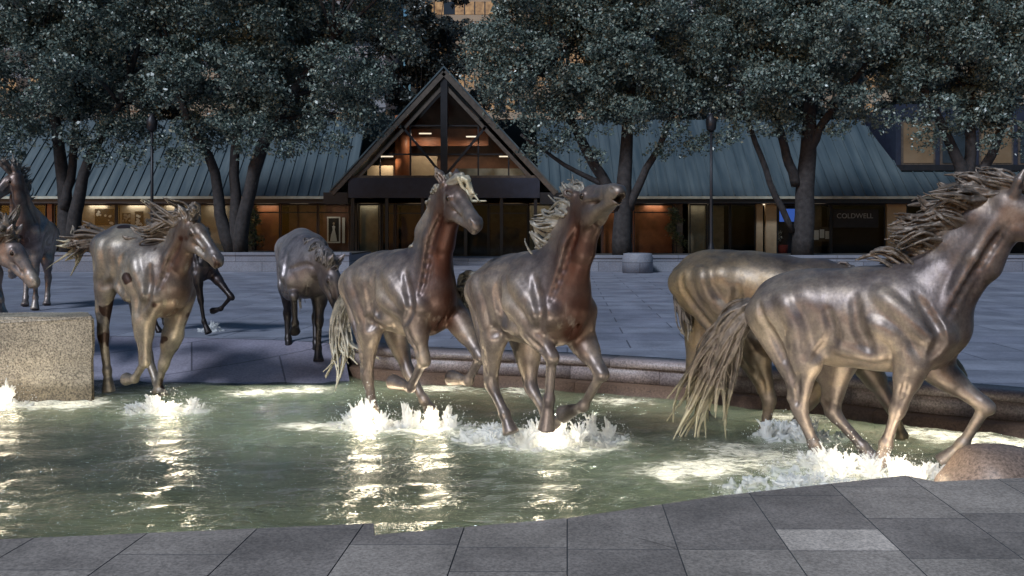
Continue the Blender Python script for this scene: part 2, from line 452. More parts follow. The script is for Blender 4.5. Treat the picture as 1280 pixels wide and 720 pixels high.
# ------------------------------------------------------------------ sculpted horses (signed distance field -> one continuous skin)
class Field:
    def __init__(self, lo, hi, h):
        self.lo = np.array(lo, dtype=np.float32); self.h = h
        self.n = np.ceil((np.array(hi) - self.lo) / h).astype(int) + 1
        self.a = np.full(self.n, 1.0, dtype=np.float32)
    def _slab(self, pts, r):
        pts = np.array(pts)
        i0 = np.clip(np.floor((pts.min(0) - r - self.lo) / self.h).astype(int), 0, self.n)
        i1 = np.clip(np.ceil((pts.max(0) + r - self.lo) / self.h).astype(int) + 1, 0, self.n)
        if np.any(i1 <= i0): return None
        sl = tuple(slice(p, q) for p, q in zip(i0, i1))
        g = [self.lo[k] + self.h * np.arange(i0[k], i1[k], dtype=np.float32) for k in range(3)]
        return sl, np.meshgrid(*g, indexing='ij', sparse=True)
    def dist(self, g, a, b, ra, rb, w=None, flat=1.0, cap=None):
        a = np.array(a, dtype=np.float32); b = np.array(b, dtype=np.float32)
        ab = b - a; L2 = float(ab @ ab) + 1e-9
        q = [g[k] - a[k] for k in range(3)]
        t = np.clip((q[0] * ab[0] + q[1] * ab[1] + q[2] * ab[2]) / L2, 0, 1)
        r = ra + (rb - ra) * t
        q = [q[k] - t * ab[k] for k in range(3)]
        if w is None or flat == 1.0:
            d = np.sqrt(q[0] ** 2 + q[1] ** 2 + q[2] ** 2) - r
        else:
            w = np.array(w, dtype=np.float32); w /= np.linalg.norm(w)
            c = q[0] * w[0] + q[1] * w[1] + q[2] * w[2]
            s = q[0] ** 2 + q[1] ** 2 + q[2] ** 2 - c * c
            k0 = np.sqrt(s + (c / flat) ** 2) / r
            k1 = np.sqrt(s + (c / flat ** 2) ** 2) / (r * r) + 1e-6
            d = k0 * (k0 - 1) / k1
        if cap is not None:
            p, nn = cap
            d = np.maximum(d, (g[0] - p[0]) * nn[0] + (g[1] - p[1]) * nn[1] + (g[2] - p[2]) * nn[2])
        return d
    def add(self, a, b, ra, rb, k=0.05, w=None, flat=1.0, cap=None):
        s = self._slab([a, b], max(ra, rb) * max(1.0, flat) + k + 2 * self.h)
        if s is None: return
        sl, g = s
        d = self.dist(g, a, b, ra, rb, w, flat, cap)
        f = self.a[sl]
        hh = np.clip(0.5 + 0.5 * (f - d) / k, 0, 1)
        self.a[sl] = d * hh + f * (1 - hh) - k * hh * (1 - hh)
    def cut(self, a, b, ra, rb, k=0.02, w=None, flat=1.0):
        s = self._slab([a, b], max(ra, rb) * max(1.0, flat) + k + 2 * self.h)
        if s is None: return
        sl, g = s
        d = -self.dist(g, a, b, ra, rb, w, flat)
        f = self.a[sl]
        hh = np.clip(0.5 - 0.5 * (f - d) / k, 0, 1)
        self.a[sl] = d * hh + f * (1 - hh) + k * hh * (1 - hh)
    def ripple(self, amp, freq, ph):
        g = [self.lo[k] + self.h * np.arange(self.n[k], dtype=np.float32) for k in range(3)]
        x, y, z = np.meshgrid(*g, indexing='ij', sparse=True)
        self.a += amp * (np.sin(x * freq + 1.7 * np.sin(z * freq * .7 + ph)) * np.sin(y * freq * 1.1 + ph) * np.sin(z * freq * .8 + 2.1 * np.sin(x * freq * .5)))
    def skin(self, p, dirv):
        """walk from outside along -dirv to the surface"""
        dirv = dirv / np.linalg.norm(dirv)
        for t in np.arange(.40, -.30, -self.h * .5):
            q = p + dirv * t
            i = np.clip(np.round((q - self.lo) / self.h).astype(int), 0, np.array(self.a.shape) - 1)
            if self.a[tuple(i)] < 0: return q
        return p
    def groove(self, pts, dirv, r, depth=.5, k=.018):
        """a crease following the skin through pts (projected along dirv)"""
        c = curve(pts, 4 * len(pts))
        q = [self.skin(np.array(p), dirv) + dirv * r * (1 - 2 * depth) for p in c]
        n = len(q)
        for i in range(n - 1):
            t0, t1 = math.sin(math.pi * (i + .3) / n) ** .5, math.sin(math.pi * (i + 1) / n) ** .5
            self.cut(q[i], q[i + 1], max(.3, t0) * r, max(.3, t1) * r, k)
    def ridge(self, pts, dirv, r, k=.02):
        c = curve(pts, 4 * len(pts))
        q = [self.skin(np.array(p), dirv) - dirv * r * .76 for p in c]
        for i in range(len(q) - 1): self.add(q[i], q[i + 1], r, r, k)
    def mesh(self):
        F = self.a
        ins = F < 0
        nx, ny, nz = F.shape
        cnt = np.zeros((nx - 1, ny - 1, nz - 1), dtype=np.int8)
        for i in (0, 1):
            for j in (0, 1):
                for k in (0, 1):
                    cnt += ins[i:nx - 1 + i, j:ny - 1 + j, k:nz - 1 + k]
        act = (cnt > 0) & (cnt < 8)
        ci = np.argwhere(act)
        idx = np.full(act.shape, -1, dtype=np.int32)
        idx[act] = np.arange(len(ci))
        acc = np.zeros((len(ci), 3), dtype=np.float32); num = np.zeros(len(ci), dtype=np.float32)
        cs = [(0, 0, 0), (1, 0, 0), (0, 1, 0), (1, 1, 0), (0, 0, 1), (1, 0, 1), (0, 1, 1), (1, 1, 1)]
        val = [F[ci[:, 0] + c[0], ci[:, 1] + c[1], ci[:, 2] + c[2]] for c in cs]
        for p in range(8):
            for ax in range(3):
                q = p | (1 << ax)
                if q == p: continue
                va, vb = val[p], val[q]
                m = (va < 0) != (vb < 0)
                t = va / np.where(m, va - vb, 1)
                pt = np.tile(np.array(cs[p], dtype=np.float32), (len(ci), 1)); pt[:, ax] = t
                acc[m] += pt[m]; num[m] += 1
        verts = self.lo + self.h * (ci + acc / num[:, None])
        faces = []
        for ax in range(3):
            b, c = (ax + 1) % 3, (ax + 2) % 3
            s0 = [slice(None)] * 3; s1 = [slice(None)] * 3
            s0[ax] = slice(0, -1); s1[ax] = slice(1, None)
            e = ins[tuple(s0)] != ins[tuple(s1)]
            ei = np.argwhere(e)
            ok = (ei[:, b] > 0) & (ei[:, c] > 0) & (ei[:, b] < F.shape[b] - 1) & (ei[:, c] < F.shape[c] - 1)
            ei = ei[ok]
            flip = ins[ei[:, 0], ei[:, 1], ei[:, 2]]
            def at(db, dc):
                q = ei.copy(); q[:, b] -= db; q[:, c] -= dc
                return idx[q[:, 0], q[:, 1], q[:, 2]]
            quad = np.stack([at(1, 1), at(0, 1), at(0, 0), at(1, 0)], 1)
            quad[~flip] = quad[~flip][:, ::-1]
            faces.append(quad)
        faces = np.concatenate(faces)
        # light smoothing
        for lam in (0.5, -0.52, 0.5):
            sm = np.zeros_like(verts); nn = np.zeros(len(verts), dtype=np.float32)
            for i in range(4):
                a, c = faces[:, i], faces[:, (i + 1) % 4]
                for k in range(3):
                    sm[:, k] += np.bincount(a, verts[c, k], len(verts)) + np.bincount(c, verts[a, k], len(verts))
                nn += np.bincount(a, minlength=len(verts)) + np.bincount(c, minlength=len(verts))
            verts = verts + lam * (sm / nn[:, None] - verts)
        return verts, faces

def V(*a): return np.array(a, dtype=float)
def nrm(v): return v / (np.linalg.norm(v) + 1e-9)

def sculpt_horse(d, h):
    """grow body, return (verts, faces, stain, info)"""
    S = d['S']
    P, Rb, C = V(*d['pelvis']), V(*d['rib']), V(*d['chest'])
    N = [V(*x) for x in d['neck']]
    poll, muz = V(*d['head'][0]), V(*d['head'][1])
    allp = [P, Rb, C, poll, muz] + N + [V(*q) for k in ('fr', 'fl', 'hr', 'hl') for q in d[k]]
    allp = np.array(allp)
    lo = allp.min(0) - V(.52, .5, .2) * S; hi = allp.max(0) + V(.45, .5, .48) * S
    F = Field(lo, hi, h)
    Y = V(0, 1, 0)
    e = nrm(C - P)                                   # spine direction
    up = nrm(np.cross(e, Y)); up = up if up[2] > 0 else -up
    def rel(o, x, y, z): return o + S * (x * e + y * Y + z * up)
    A = F.add
    # --- trunk
    A(rel(P, -.10, 0, .0), rel(P, .16, 0, .0), .285 * S, .28 * S, .08, Y, .90)
    A(P + up * .03 * S, Rb, .27 * S, .315 * S, .10 * S, Y, .84)
    A(rel(Rb, -.16, 0, -.02), rel(C, -.12, 0, -.01), .335 * S, .335 * S, .10 * S, Y, .80)
    A(rel(C, -.14, 0, -.01), rel(C, .05, 0, -.03), .325 * S, .275 * S, .10 * S, Y, .78)
    A(rel(Rb, .12, 0, -.20), rel(C, .04, 0, -.20), .14 * S, .13 * S, .10 * S)               # sternum
    A(rel(C, .02, 0, .22), rel(C, -.36, 0, .255), .10 * S, .07 * S, .09 * S, Y, .62)        # withers
    A(rel(P, .05, 0, .235), rel(P, -.22, 0, .16), .06 * S, .07 * S, .10 * S)                # croup ridge
    A(rel(P, -.26, 0, .13), rel(P, -.37, 0, .07), .075 * S, .05 * S, .06 * S)               # dock
    for s in (-1, 1):
        A(rel(P, .08, s * .14, .10), rel(P, -.18, s * .13, .03), .165 * S, .165 * S, .05 * S)  # gluteals
        A(rel(P, .15, s * .20, .06), rel(P, .15, s * .205, .05), .075 * S, .07 * S, .05 * S)   # hip bone
        A(rel(C, -.24, s * .10, .22), rel(C, .08, s * .165, -.08), .10 * S, .115 * S, .035 * S, Y, .75)  # shoulder blade
        A(rel(C, .13, s * .09, -.10), rel(C, .10, s * .085, -.20), .125 * S, .10 * S, .03 * S)           # pectoral
    # --- fore legs
    for key, s in (('fr', -1), ('fl', 1)):
        E, K, T, O = [V(*q) for q in d[key]]
        ps = rel(C, .13, s * .165, -.10)
        A(ps, E, .115 * S, .095 * S, .05 * S, Y, .85)
        A(rel(C, -.16, s * .165, -.02), E, .12 * S, .085 * S, .035 * S, Y, .75)
        fa = E + (K - E) * .30
        A(E, K, .092 * S, .048 * S, .05 * S)
        A(E, fa, .098 * S, .088 * S, .04 * S)
        A(K + (E - K) * .08, K - (E - K) * .05, .055 * S, .05 * S, .025 * S)
        lower_leg(A, K, T, O, S, .040, fwd=nrm(K - E) if False else None)
    # --- hind legs
    for key, s in (('hr', -1), ('hl', 1)):
        St, Hk, T, O = [V(*q) for q in d[key]]
        hip = rel(P, -.02, s * .15, -.04)
        A(hip, St, .20 * S, .125 * S, .05 * S, Y, .66)
        ham = rel(P, -.27, s * .125, .0)
        mid = St + (Hk - St) * .45
        A(ham, mid + V(-.04, 0, 0) * S, .135 * S, .068 * S, .03 * S, Y, .68)
        A(rel(P, .16, s * .19, -.05), St, .09 * S, .10 * S, .04 * S, Y, .6)
        A(St, Hk, .112 * S, .046 * S, .05 * S, Y, .85)
        A(Hk + (St - Hk) * .06, Hk + nrm(T - Hk) * .05 * S, .056 * S, .048 * S, .03 * S)
        back = nrm(nrm(St - Hk) * 1.0 - nrm(T - Hk) * 0.15 + V(-.9, 0, 0))
        cal = Hk + back * .095 * S
        A(Hk, cal, .046 * S, .028 * S, .025 * S)
        A(mid + V(-.06, 0, 0) * S, cal, .05 * S, .024 * S, .025 * S)
        lower_leg(A, Hk, T, O, S, .045)
    # --- neck
    pts = [rel(C, -.06, 0, .10)] + N + [poll + (N[-1] - poll) * .25]
    hd = nrm(muz - poll)
    rr = [.27, .225, .172, .135, .112]
    fl = [.62, .56, .56, .58, .66]
    for i in range(len(pts) - 1):
        ax = nrm(pts[i + 1] - pts[i])
        side = nrm(Y - ax * (Y @ ax))
        A(pts[i], pts[i + 1], rr[i] * S, rr[i + 1] * S, .09 * S if i < 2 else .06 * S, side, (fl[i] + fl[i + 1]) / 2)
    crest, throat = [], []
    for i in range(1, len(pts)):
        ax = nrm(pts[min(i + 1, len(pts) - 1)] - pts[i - 1])
        c = nrm(np.cross(ax, Y))
        if c[0] * 1 + 0 > 0 and c[2] < 0: c = -c
        crest.append(pts[i] + c * rr[i] * S * .93); throat.append(pts[i] - c * rr[i] * S * .80)
    for i in range(len(crest) - 1):
        A(crest[i] - .02, crest[i + 1], .05 * S, .045 * S, .06 * S)
        A(throat[i], throat[i + 1], .075 * S, .06 * S, .05 * S)
    A(throat[0], rel(C, .17, 0, -.05), .085 * S, .10 * S, .07 * S)
    # neck muscle strap: jaw to shoulder point, both sides, and the jugular groove below it
    for s in (-1, 1):
        a0 = pts[4] + Y * s * .045 * S - V(0, 0, .03) * S
        a1 = pts[2] + Y * s * .085 * S + (throat[1] - pts[2]) * .30
        a2 = rel(C, .15, s * .12, .0)
        A(a0, a1, .042 * S, .052 * S, .03 * S); A(a1, a2, .052 * S, .07 * S, .035 * S)
    # --- head
    L = float(np.linalg.norm(muz - poll)); q = L / .565
    sd = nrm(np.cross(V(0, 0, 1), hd)); u = np.cross(hd, sd)
    if sd[1] < 0: sd = -sd; u = np.cross(hd, sd)
    def hp(t, uu, ss=0.): return poll + hd * t * L + u * uu * q + sd * ss * q
    A(hp(.03, .0), hp(.34, .015), .085 * q, .082 * q, .05 * q, sd, .9)
    A(hp(.28, .035), hp(.86, .010), .070 * q, .046 * q, .04 * q, sd, .85)
    for s in (-1, 1):
        A(hp(.20, -.075, s * .042), hp(.30, -.075, s * .042), .098 * q, .092 * q, .025 * q, sd, .42)
        A(hp(.32, -.095, s * .034), hp(.86, -.052, s * .012), .045 * q, .026 * q, .03 * q)
        A(hp(.30, .012, s * .070), hp(.64, -.008, s * .045), .022 * q, .014 * q, .02 * q)
        A(hp(.28, .045, s * .070), hp(.36, .040, s * .072), .026 * q, .022 * q, .015 * q)
    A(hp(.80, -.005), hp(.96, -.012), .056 * q, .050 * q, .03 * q, sd, .95)
    A(hp(.90, -.058), hp(.95, -.060), .030 * q, .027 * q, .02 * q)
    for s in (-1, 1):
        A(hp(.91, .018, s * .030), hp(.95, .012, s * .032), .026 * q, .024 * q, .015 * q)
        F.cut(hp(.93, .022, s * .062), hp(.965, .008, s * .050), .013 * q, .012 * q, .008)
        F.cut(hp(.335, .028, s * .098), hp(.345, .027, s * .096), .018 * q, .016 * q, .010)
        F.cut(hp(.46, -.045, s * .085), hp(.75, -.028, s * .060), .014 * q, .008 * q, .02)
        # ears
        b0 = hp(.02, .062, s * .052); tip = hp(-.08, .205, s * .075) if d.get('ears', 0) == 0 else hp(-.22, .120, s * .085)
        A(b0, b0 + (tip - b0) * .55, .036 * q, .036 * q, .02 * q)
        A(b0 + (tip - b0) * .5, tip, .034 * q, .010 * q, .015 * q)
        F.cut(b0 + (tip - b0) * .35 + hd * .035 * q + sd * s * .018 * q, b0 + (tip - b0) * .85 + hd * .022 * q + sd * s * .012 * q, .018 * q, .006 * q, .01)
    mo = d.get('mouth', 0.0)
    F.cut(hp(.70 - mo * .14, -.040), hp(1.02, -.038 - mo * .012), (.006 + .016 * mo) * q, (.008 + .02 * mo) * q, .006, None)
    F.cut(hp(.72, -.040, -.06), hp(.99, -.038, -.05), .007 * q, .007 * q, .006)
    F.cut(hp(.72, -.040, .06), hp(.99, -.038, .05), .007 * q, .007 * q, .006)
    # --- creases that the sculptor cut
    for s, hk, fk in ((-1, 'hr', 'fr'), (1, 'hl', 'fl')):
        St, Hk = V(*d[hk][0]), V(*d[hk][1]); E = V(*d[fk][0])
        yd = V(0, s, 0)
        mid = St + (Hk - St) * .6
        def on(p): return V(p[0], s * .12 * S, p[2])
        # raised muscle bellies
        F.ridge([on(rel(P, -.08, 0, .14)), on(rel(P, .02, 0, -.06)), on(St + V(-.02, 0, .10) * S)], yd, .045 * S, .07)
        F.ridge([on(rel(C, -.20, 0, .16)), on(rel(C, -.04, 0, .02)), on(rel(C, .08, 0, -.10))], yd, .050 * S, .06)
        F.ridge([on(rel(C, -.24, 0, -.03)), on(rel(C, -.12, 0, -.10)), on(E + V(-.02, 0, .06) * S)], yd, .055 * S, .05)
        F.ridge([on(rel(Rb, -.12, 0, -.18)), on(rel(Rb, .08, 0, -.22)), on(rel(C, -.20, 0, -.22))], yd, .040 * S, .06)
        # soft valleys between them
        F.groove([on(rel(P, -.25, 0, .10)), on(rel(P, -.20, 0, -.06)), on(rel(P, -.16, 0, -.22) * .6 + St * .4 - V(.03, 0, 0)), on(mid)], yd, .026 * S, .34, .035)
        F.groove([on(rel(P, .24, 0, .06)), on(rel(P, .27, 0, -.12)), on(St + V(.10, 0, .02) * S)], yd, .030 * S, .10, .06)
        F.groove([on(rel(C, -.36, 0, .16)), on(rel(C, -.33, 0, -.06)), on(rel(C, -.26, 0, -.22))], yd, .030 * S, .06, .06)
        F.groove([on(rel(C, .02, 0, .18)), on(rel(C, .10, 0, .04)), on(rel(C, .17, 0, -.10)), on(rel(C, .10, 0, -.24))], yd, .022 * S, .12, .05)
        F.groove([pts[4] * .3 + throat[2] * .7 + yd * .02, pts[2] * .45 + throat[1] * .55, rel(C, .18, s * .1, .02)], nrm(yd + V(.25, 0, 0)), .024 * S, .36, .03)
        F.groove([on(E + (V(*d[fk][1]) - E) * t_ + V(.01, 0, 0)) for t_ in (.12, .5, .85)], yd, .014 * S, .36, .02)
        F.groove([on(St + (Hk - St) * t_ + V(-.01, 0, 0)) for t_ in (.2, .55, .9)], yd, .016 * S, .36, .02)
        for k in range(0):
            F.groove([on(rel(Rb, .20 - .085 * k, 0, .10)), on(rel(Rb, .16 - .095 * k, 0, -.02)), on(rel(Rb, .10 - .10 * k, 0, -.16))], yd, .008 * S, .30, .03)
    F.cut(rel(C, .27, 0, -.12), rel(C, .20, 0, -.28), .018 * S, .02 * S, .04)
    F.ripple(0.0025, 13.0, S * 3 + P[0])
    v, f = F.mesh()
    # old brown runs below the throat and over the breast
    segs = [(throat[-1], throat[0]), (throat[0], rel(C, .24, 0, -.02)), (rel(C, .24, 0, -.02), rel(C, .20, 0, -.22))]
    dist = np.full(len(v), 9.0)
    for a, b in segs:
        ab = b - a; t = np.clip(((v - a) @ ab) / (ab @ ab), 0, 1)
        dist = np.minimum(dist, np.linalg.norm(v - (a + t[:, None] * ab), axis=1))
    stain = np.clip(1.35 - dist / (.21 * S), 0, 1)
    # shade painted into the colour of lower legs and head
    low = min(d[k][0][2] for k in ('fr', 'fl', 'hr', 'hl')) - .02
    painted_shade = np.clip((low + .18 * S - v[:, 2]) / (.25 * S), 0, 1)
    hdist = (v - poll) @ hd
    painted_shade = np.maximum(painted_shade, np.where(np.linalg.norm(v - (poll + muz) / 2, axis=1) < L * .62, np.clip(hdist / L + .35, 0, 1), 0))
    info = dict(points=painted_shade * d.get('points', 0.0), crest=crest, poll=poll, hd=hd, u=u, sd=sd, q=q, eyes=[hp(.335, .026, s * .078) for s in (-1, 1)],
                dock=rel(P, -.37, 0, .07), S=S, fore=hp(.06, .07))
    return v, f, stain, info

def lower_leg(A, K, T, O, S, r0, fwd=None):
    A(K, K + (T - K) * .9, r0 * S, (r0 - .007) * S, .02 * S)
    A(T, T + nrm(O - T) * .01, .046 * S, .044 * S, .03 * S)
    ax = nrm(T - K)
    ho = nrm(O - T); L = float(np.linalg.norm(O - T))
    past = T + ho * L * .45
    A(T, past, .038 * S, .040 * S, .02 * S)
    # hoof: flared cone with a flat sole
    n = ho
    A(past, T + ho * L * 1.0, .047 * S, .068 * S, .012 * S, None, 1.0, (T + ho * L, n))

def hair_mass(name, strands, mat, parent, axis, reach, h=.010, k=.014, tip0=.6):
    """locks merged into one cast mass; strands: (points, root radius, tip radius, flatness)"""
    P = np.array([p for s in strands for p in s[0]])
    F = Field(P.min(0) - .07, P.max(0) + .07, h)
    for pts, r0, r1, flat in strands:
        m = len(pts)
        for i in range(m - 1):
            t0, t1 = i / (m - 1), (i + 1) / (m - 1)
            F.add(pts[i], pts[i + 1], r0 + (r1 - r0) * t0, r0 + (r1 - r0) * t1, k)
    v, f = F.mesh()
    A = np.array(axis)
    d = np.min(np.linalg.norm(v[:, None, :] - A[None, ::2, :], axis=2), axis=1) / reach if reach else np.argmin(np.linalg.norm(v[:, None, :] - A[None], axis=2), axis=1) / (len(A) - 1)
    return mesh_fast(name, v, f, mat, True, parent, {'tip': np.clip((d - tip0) / (1 - tip0), 0, 1)})

def curve(ctrl, m):
    """Catmull-Rom through ctrl"""
    c = [np.array(x, float) for x in ctrl]
    c = [2 * c[0] - c[1]] + c + [2 * c[-1] - c[-2]]
    out = []
    ns = len(c) - 3
    for i in range(m):
        x = i / (m - 1) * ns
        k = min(int(x), ns - 1); t = x - k
        p0, p1, p2, p3 = c[k:k + 4]
        out.append(.5 * ((2 * p1) + (-p0 + p2) * t + (2 * p0 - 5 * p1 + 4 * p2 - p3) * t * t + (-p0 + 3 * p1 - 3 * p2 + p3) * t ** 3))
    return out

def make_horse(d, label, body_mat, hair_mat, h=0.014, seed=1):
    rng = np.random.default_rng(seed)
    root = thing('horse_statue', label, 'horse statue', d['loc'], R(d['yaw']), 'bronze horses running through the fountain')
    v, f, stain, I = sculpt_horse(d, h)
    S = d['S']
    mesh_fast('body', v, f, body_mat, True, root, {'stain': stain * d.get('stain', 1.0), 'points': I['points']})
    for ep in I['eyes']:
        m = MB(); r = .024 * I['q']
        m.lathe([(r * math.sin(a), -r * math.cos(a)) for a in np.linspace(0.05, math.pi - .05, 8)], 0, 0, 12)
        o = m.build('eye', M['eye'], root); o.location = ep
    # mane, cast as one mass of locks
    md = d['mane']; W = nrm(V(*md['dir'])); ln = md['len']; cnt = md['n']
    cr = curve(I['crest'] + [I['poll'] + I['u'] * .085 * I['q']], 40)
    st = []
    for i in range(cnt):
        t = (i + rng.random()) / cnt
        x = t * (len(cr) - 1); k = min(int(x), len(cr) - 2); p = cr[k] + (cr[k + 1] - cr[k]) * (x - k)
        p = p + V(0, rng.normal(0, .020 * S), 0) - W * .03
        L = ln * (0.55 + 0.60 * rng.random()) * (.72 + .28 * math.sin(math.pi * min(1, .15 + t * .85)))
        dirv = nrm(W + rng.normal(0, md.get('spread', .25), 3))
        ax = nrm(cr[min(k + 1, 39)] - cr[k])
        outv = nrm(np.cross(ax, V(0, 1, 0))) ; outv = outv if outv[2] > -.3 else -outv
        guide = [p]; cur = p.copy(); m = 10
        ph, am = rng.random() * 6.28, (.07 + .09 * rng.random()) * md.get('curl', 1)
        wob = nrm(np.cross(dirv, V(*rng.normal(0, 1, 3))))
        for j in range(1, m):
            w = j / (m - 1)
            step = nrm(outv * max(0, .9 - 1.6 * w) + dirv * (.5 + w) + V(0, 0, -md.get('droop', .25)) * w + wob * am * 4 * math.sin(ph + w * 5.0))
            cur = cur + step * L / (m - 1)
            guide.append(cur.copy())
        # a lock: strands that start side by side along the crest and close to one point
        for q in range(md.get('per', 7)):
            o0 = ax * rng.normal(0, .030) * S + V(0, 1, 0) * rng.normal(0, .014) * S + outv * rng.normal(0, .010) * S
            o1 = rng.normal(0, .020, 3) * S
            e_ = .70 + .30 * rng.random(); gm = curve(guide, 24)
            pts = []
            for j in range(9):
                w = j / 8 * e_; g_ = gm[min(23, int(w * 23))]
                pts.append(g_ + o0 * (1 - w) ** .8 * (1 + .8 * math.sin(math.pi * w)) + o1 * math.sin(math.pi * w * .9) * .8)
            st.append((pts, .0135 * S + .002, .0075, .55))
    if md.get('fore'):
        for i in range(9):
            p = I['fore'] + rng.normal(0, .02, 3) * S
            fd = V(*md['fore'])
            pts = [p + fd * w * (.8 + .3 * rng.random()) + I['u'] * .10 * S * math.sin(math.pi * min(1, w * 1.2)) + rng.normal(0, .012, 3) * w + rng.normal(0, .03, 3) * w for w in np.linspace(0, 1, 7)]
            st.append((pts, .028 * S, .008 * S, .6))
    hair_mass('mane', st, hair_mat, root, cr, ln, max(.0075, h * .60), .006, md.get('tip', .75))
    # tail
    td = d['tailshape']; c0 = curve([I['dock']] + [V(*p) for p in d['tail'][1:]], 12)
    st = []
    c24 = curve(c0, 40)
    for i in range(td['n']):
        off = rng.normal(0, 1, 3); off = off / max(1, np.linalg.norm(off))
        ln = .66 + .40 * rng.random()
        ph = rng.random() * 6.28; am = td.get('wave', .03) * (.5 + rng.random())
        fl = rng.normal(0, 1, 3) * td.get('flick', .05)
        def gd(w):
            g_ = c24[min(39, int(min(w, 1.0) * 39))]
            if w > 1: g_ = g_ + (c24[39] - c24[36]) / 3 * (w - 1) * 39
            sp = .022 * S + td['spread'] * (w ** td.get('pw', .8))
            return g_ + off * sp * V(1, .75, 1) + V(1, .6, .4) * am * math.sin(ph + w * 8) * w + fl * w ** 4
        for q in range(td.get('per', 6)):
            o1 = rng.normal(0, .026, 3) * S; e_ = .78 + .22 * rng.random()
            pts = [gd(j / 11 * ln * e_) + o1 * math.sin(math.pi * min(1, j / 11 * .93 + .06)) for j in range(12)]
            st.append((pts, .0135 * S, .0075, .7))
    hair_mass('tail', st, hair_mat, root, c0, 0, max(.0075, h * .60), .006, td.get('tip', .7))
    return root
# joints of each horse in its own frame (metres; x ahead, y to its left, z up)
H_NEAR = {'S': 1.27,
 'yaw': -35,
 'loc': (3.176, 7.85, -0.4),
 'pelvis': (-0.558, 0.0, 1.285),
 'rib': (-0.068, 0.0, 1.29),
 'chest': (0.427, 0.0, 1.31),
 'neck': [(0.522, 0.0, 1.535), (0.811, 0.0, 1.862), (0.977, 0.0, 2.13)],
 'head': [(1.082, 0.0, 2.313), (1.632, 0.0, 1.824)],
 'fr': [(0.404, -0.216, 0.934), (0.285, -0.191, 0.53), (0.186, -0.178, 0.213), (0.146, -0.178, 0.013)],
 'fl': [(0.531, 0.216, 0.843), (0.908, 0.191, 0.567), (0.732, 0.178, 0.218), (0.576, 0.178, 0.036)],
 'hr': [(-0.493, -0.241, 0.896), (-0.544, -0.216, 0.438), (-0.412, -0.203, 0.135), (-0.303, -0.191, -0.096)],
 'hl': [(-0.304, 0.241, 0.854), (-0.37, 0.216, 0.365), (-0.082, 0.203, 0.071), (0.046, 0.191, -0.054)],
 'tail': [(-0.943, 0.0, 1.424), (-1.236, 0.0, 1.155), (-1.441, 0.0, 0.749), (-1.617, 0.0, 0.215)],
 'points': 0.0,  # strength of the shade painted on legs and head
 'mane': {'dir': (-1, 0.0, 0.1), 'len': 0.6, 'n': 64, 'per': 9, 'droop': 0.25, 'spread': 0.22, 'tip': 0.85, 'curl': 1.5},
 'tailshape': {'n': 72, 'per': 9, 'spread': 0.23, 'wave': 0.06, 'flick': 0.07, 'tip': 0.72, 'r': 0.019, 'pw': 1.15},
 'stain': 0.35}
H_BEHIND = {'S': 1.27,
 'yaw': -30,
 'loc': (2.536, 9.3, -0.4),
 'pelvis': (-0.361, 0.0, 1.447),
 'rib': (0.208, 0.0, 1.398),
 'chest': (0.768, 0.0, 1.28),
 'neck': [(0.884, 0.0, 1.39), (1.185, 0.0, 1.338), (1.44, 0.0, 1.231)],
 'head': [(1.475, 0.0, 1.209), (1.995, 0.0, 0.676)],
 'fr': [(0.92, -0.216, 0.791), (0.626, -0.191, 0.342), (0.42, -0.178, 0.019), (0.34, -0.178, -0.137)],
 'fl': [(1.094, 0.216, 0.709), (1.36, 0.191, 0.277), (1.442, 0.178, 0.026), (1.413, 0.178, -0.113)],
 'hr': [(0.104, -0.241, 0.817), (0.236, -0.216, 0.333), (0.185, -0.203, 0.014), (0.075, -0.191, -0.15)],
 'hl': [(-0.597, 0.241, 0.846), (-0.718, 0.216, 0.314), (-0.494, 0.203, -0.089), (-0.419, 0.191, -0.342)],
 'tail': [(-0.791, 0.0, 1.539), (-0.791, 0.0, 1.327), (-0.727, 0.0, 1.084), (-0.682, 0.0, 0.867)],
 'points': 0.0,
 'mane': {'dir': (-0.8, 0.3, 0.0), 'len': 0.4, 'n': 24, 'droop': 0.5},
 'tailshape': {'n': 12, 'spread': 0.035, 'wave': 0.03, 'flick': 0.04, 'r': 0.014},
 'stain': 0.3}
H_UPRIGHT = {'S': 1.25,
 'yaw': -48,
 'loc': (-1.203, 9.45, -0.4),
 'pelvis': (-0.385, 0.0, 1.422),
 'rib': (0.045, 0.0, 1.425),
 'chest': (0.447, 0.0, 1.42),
 'neck': [(0.503, 0.0, 1.596), (0.626, 0.0, 2.001), (0.812, 0.0, 2.307)],
 'head': [(0.851, 0.0, 2.467), (1.503, -0.168, 2.11)],
 'fr': [(0.573, -0.213, 1.13), (0.689, -0.188, 0.768), (0.438, -0.175, 0.461), (0.106, -0.175, 0.477)],
 'fl': [(0.778, 0.213, 1.116), (1.126, 0.188, 0.811), (0.94, 0.175, 0.55), (0.653, 0.175, 0.547)],
 'hr': [(-0.226, -0.237, 1.001), (-0.313, -0.213, 0.489), (-0.206, -0.2, 0.139), (-0.179, -0.188, -0.031)],
 'hl': [(-0.405, 0.237, 0.897), (-0.138, 0.213, 0.499), (0.161, 0.2, 0.243), (0.321, 0.188, 0.123)],
 'tail': [(-1.017, 0.0, 1.54), (-1.176, 0.0, 1.158), (-1.123, 0.0, 0.741), (-1.0, 0.0, 0.456)],
 'ears': 1,
 'points': 0.12,
 'mane': {'dir': (-0.15, 0.8, -0.5), 'len': 0.26, 'n': 34, 'droop': 0.6, 'thick': 0.8, 'fore': (0.3, 0.05, -0.16)},
 'tailshape': {'n': 22, 'r': 0.016, 'spread': 0.1, 'wave': 0.05, 'flick': 0.12, 'tip': 0.5},
 'stain': 1.0}
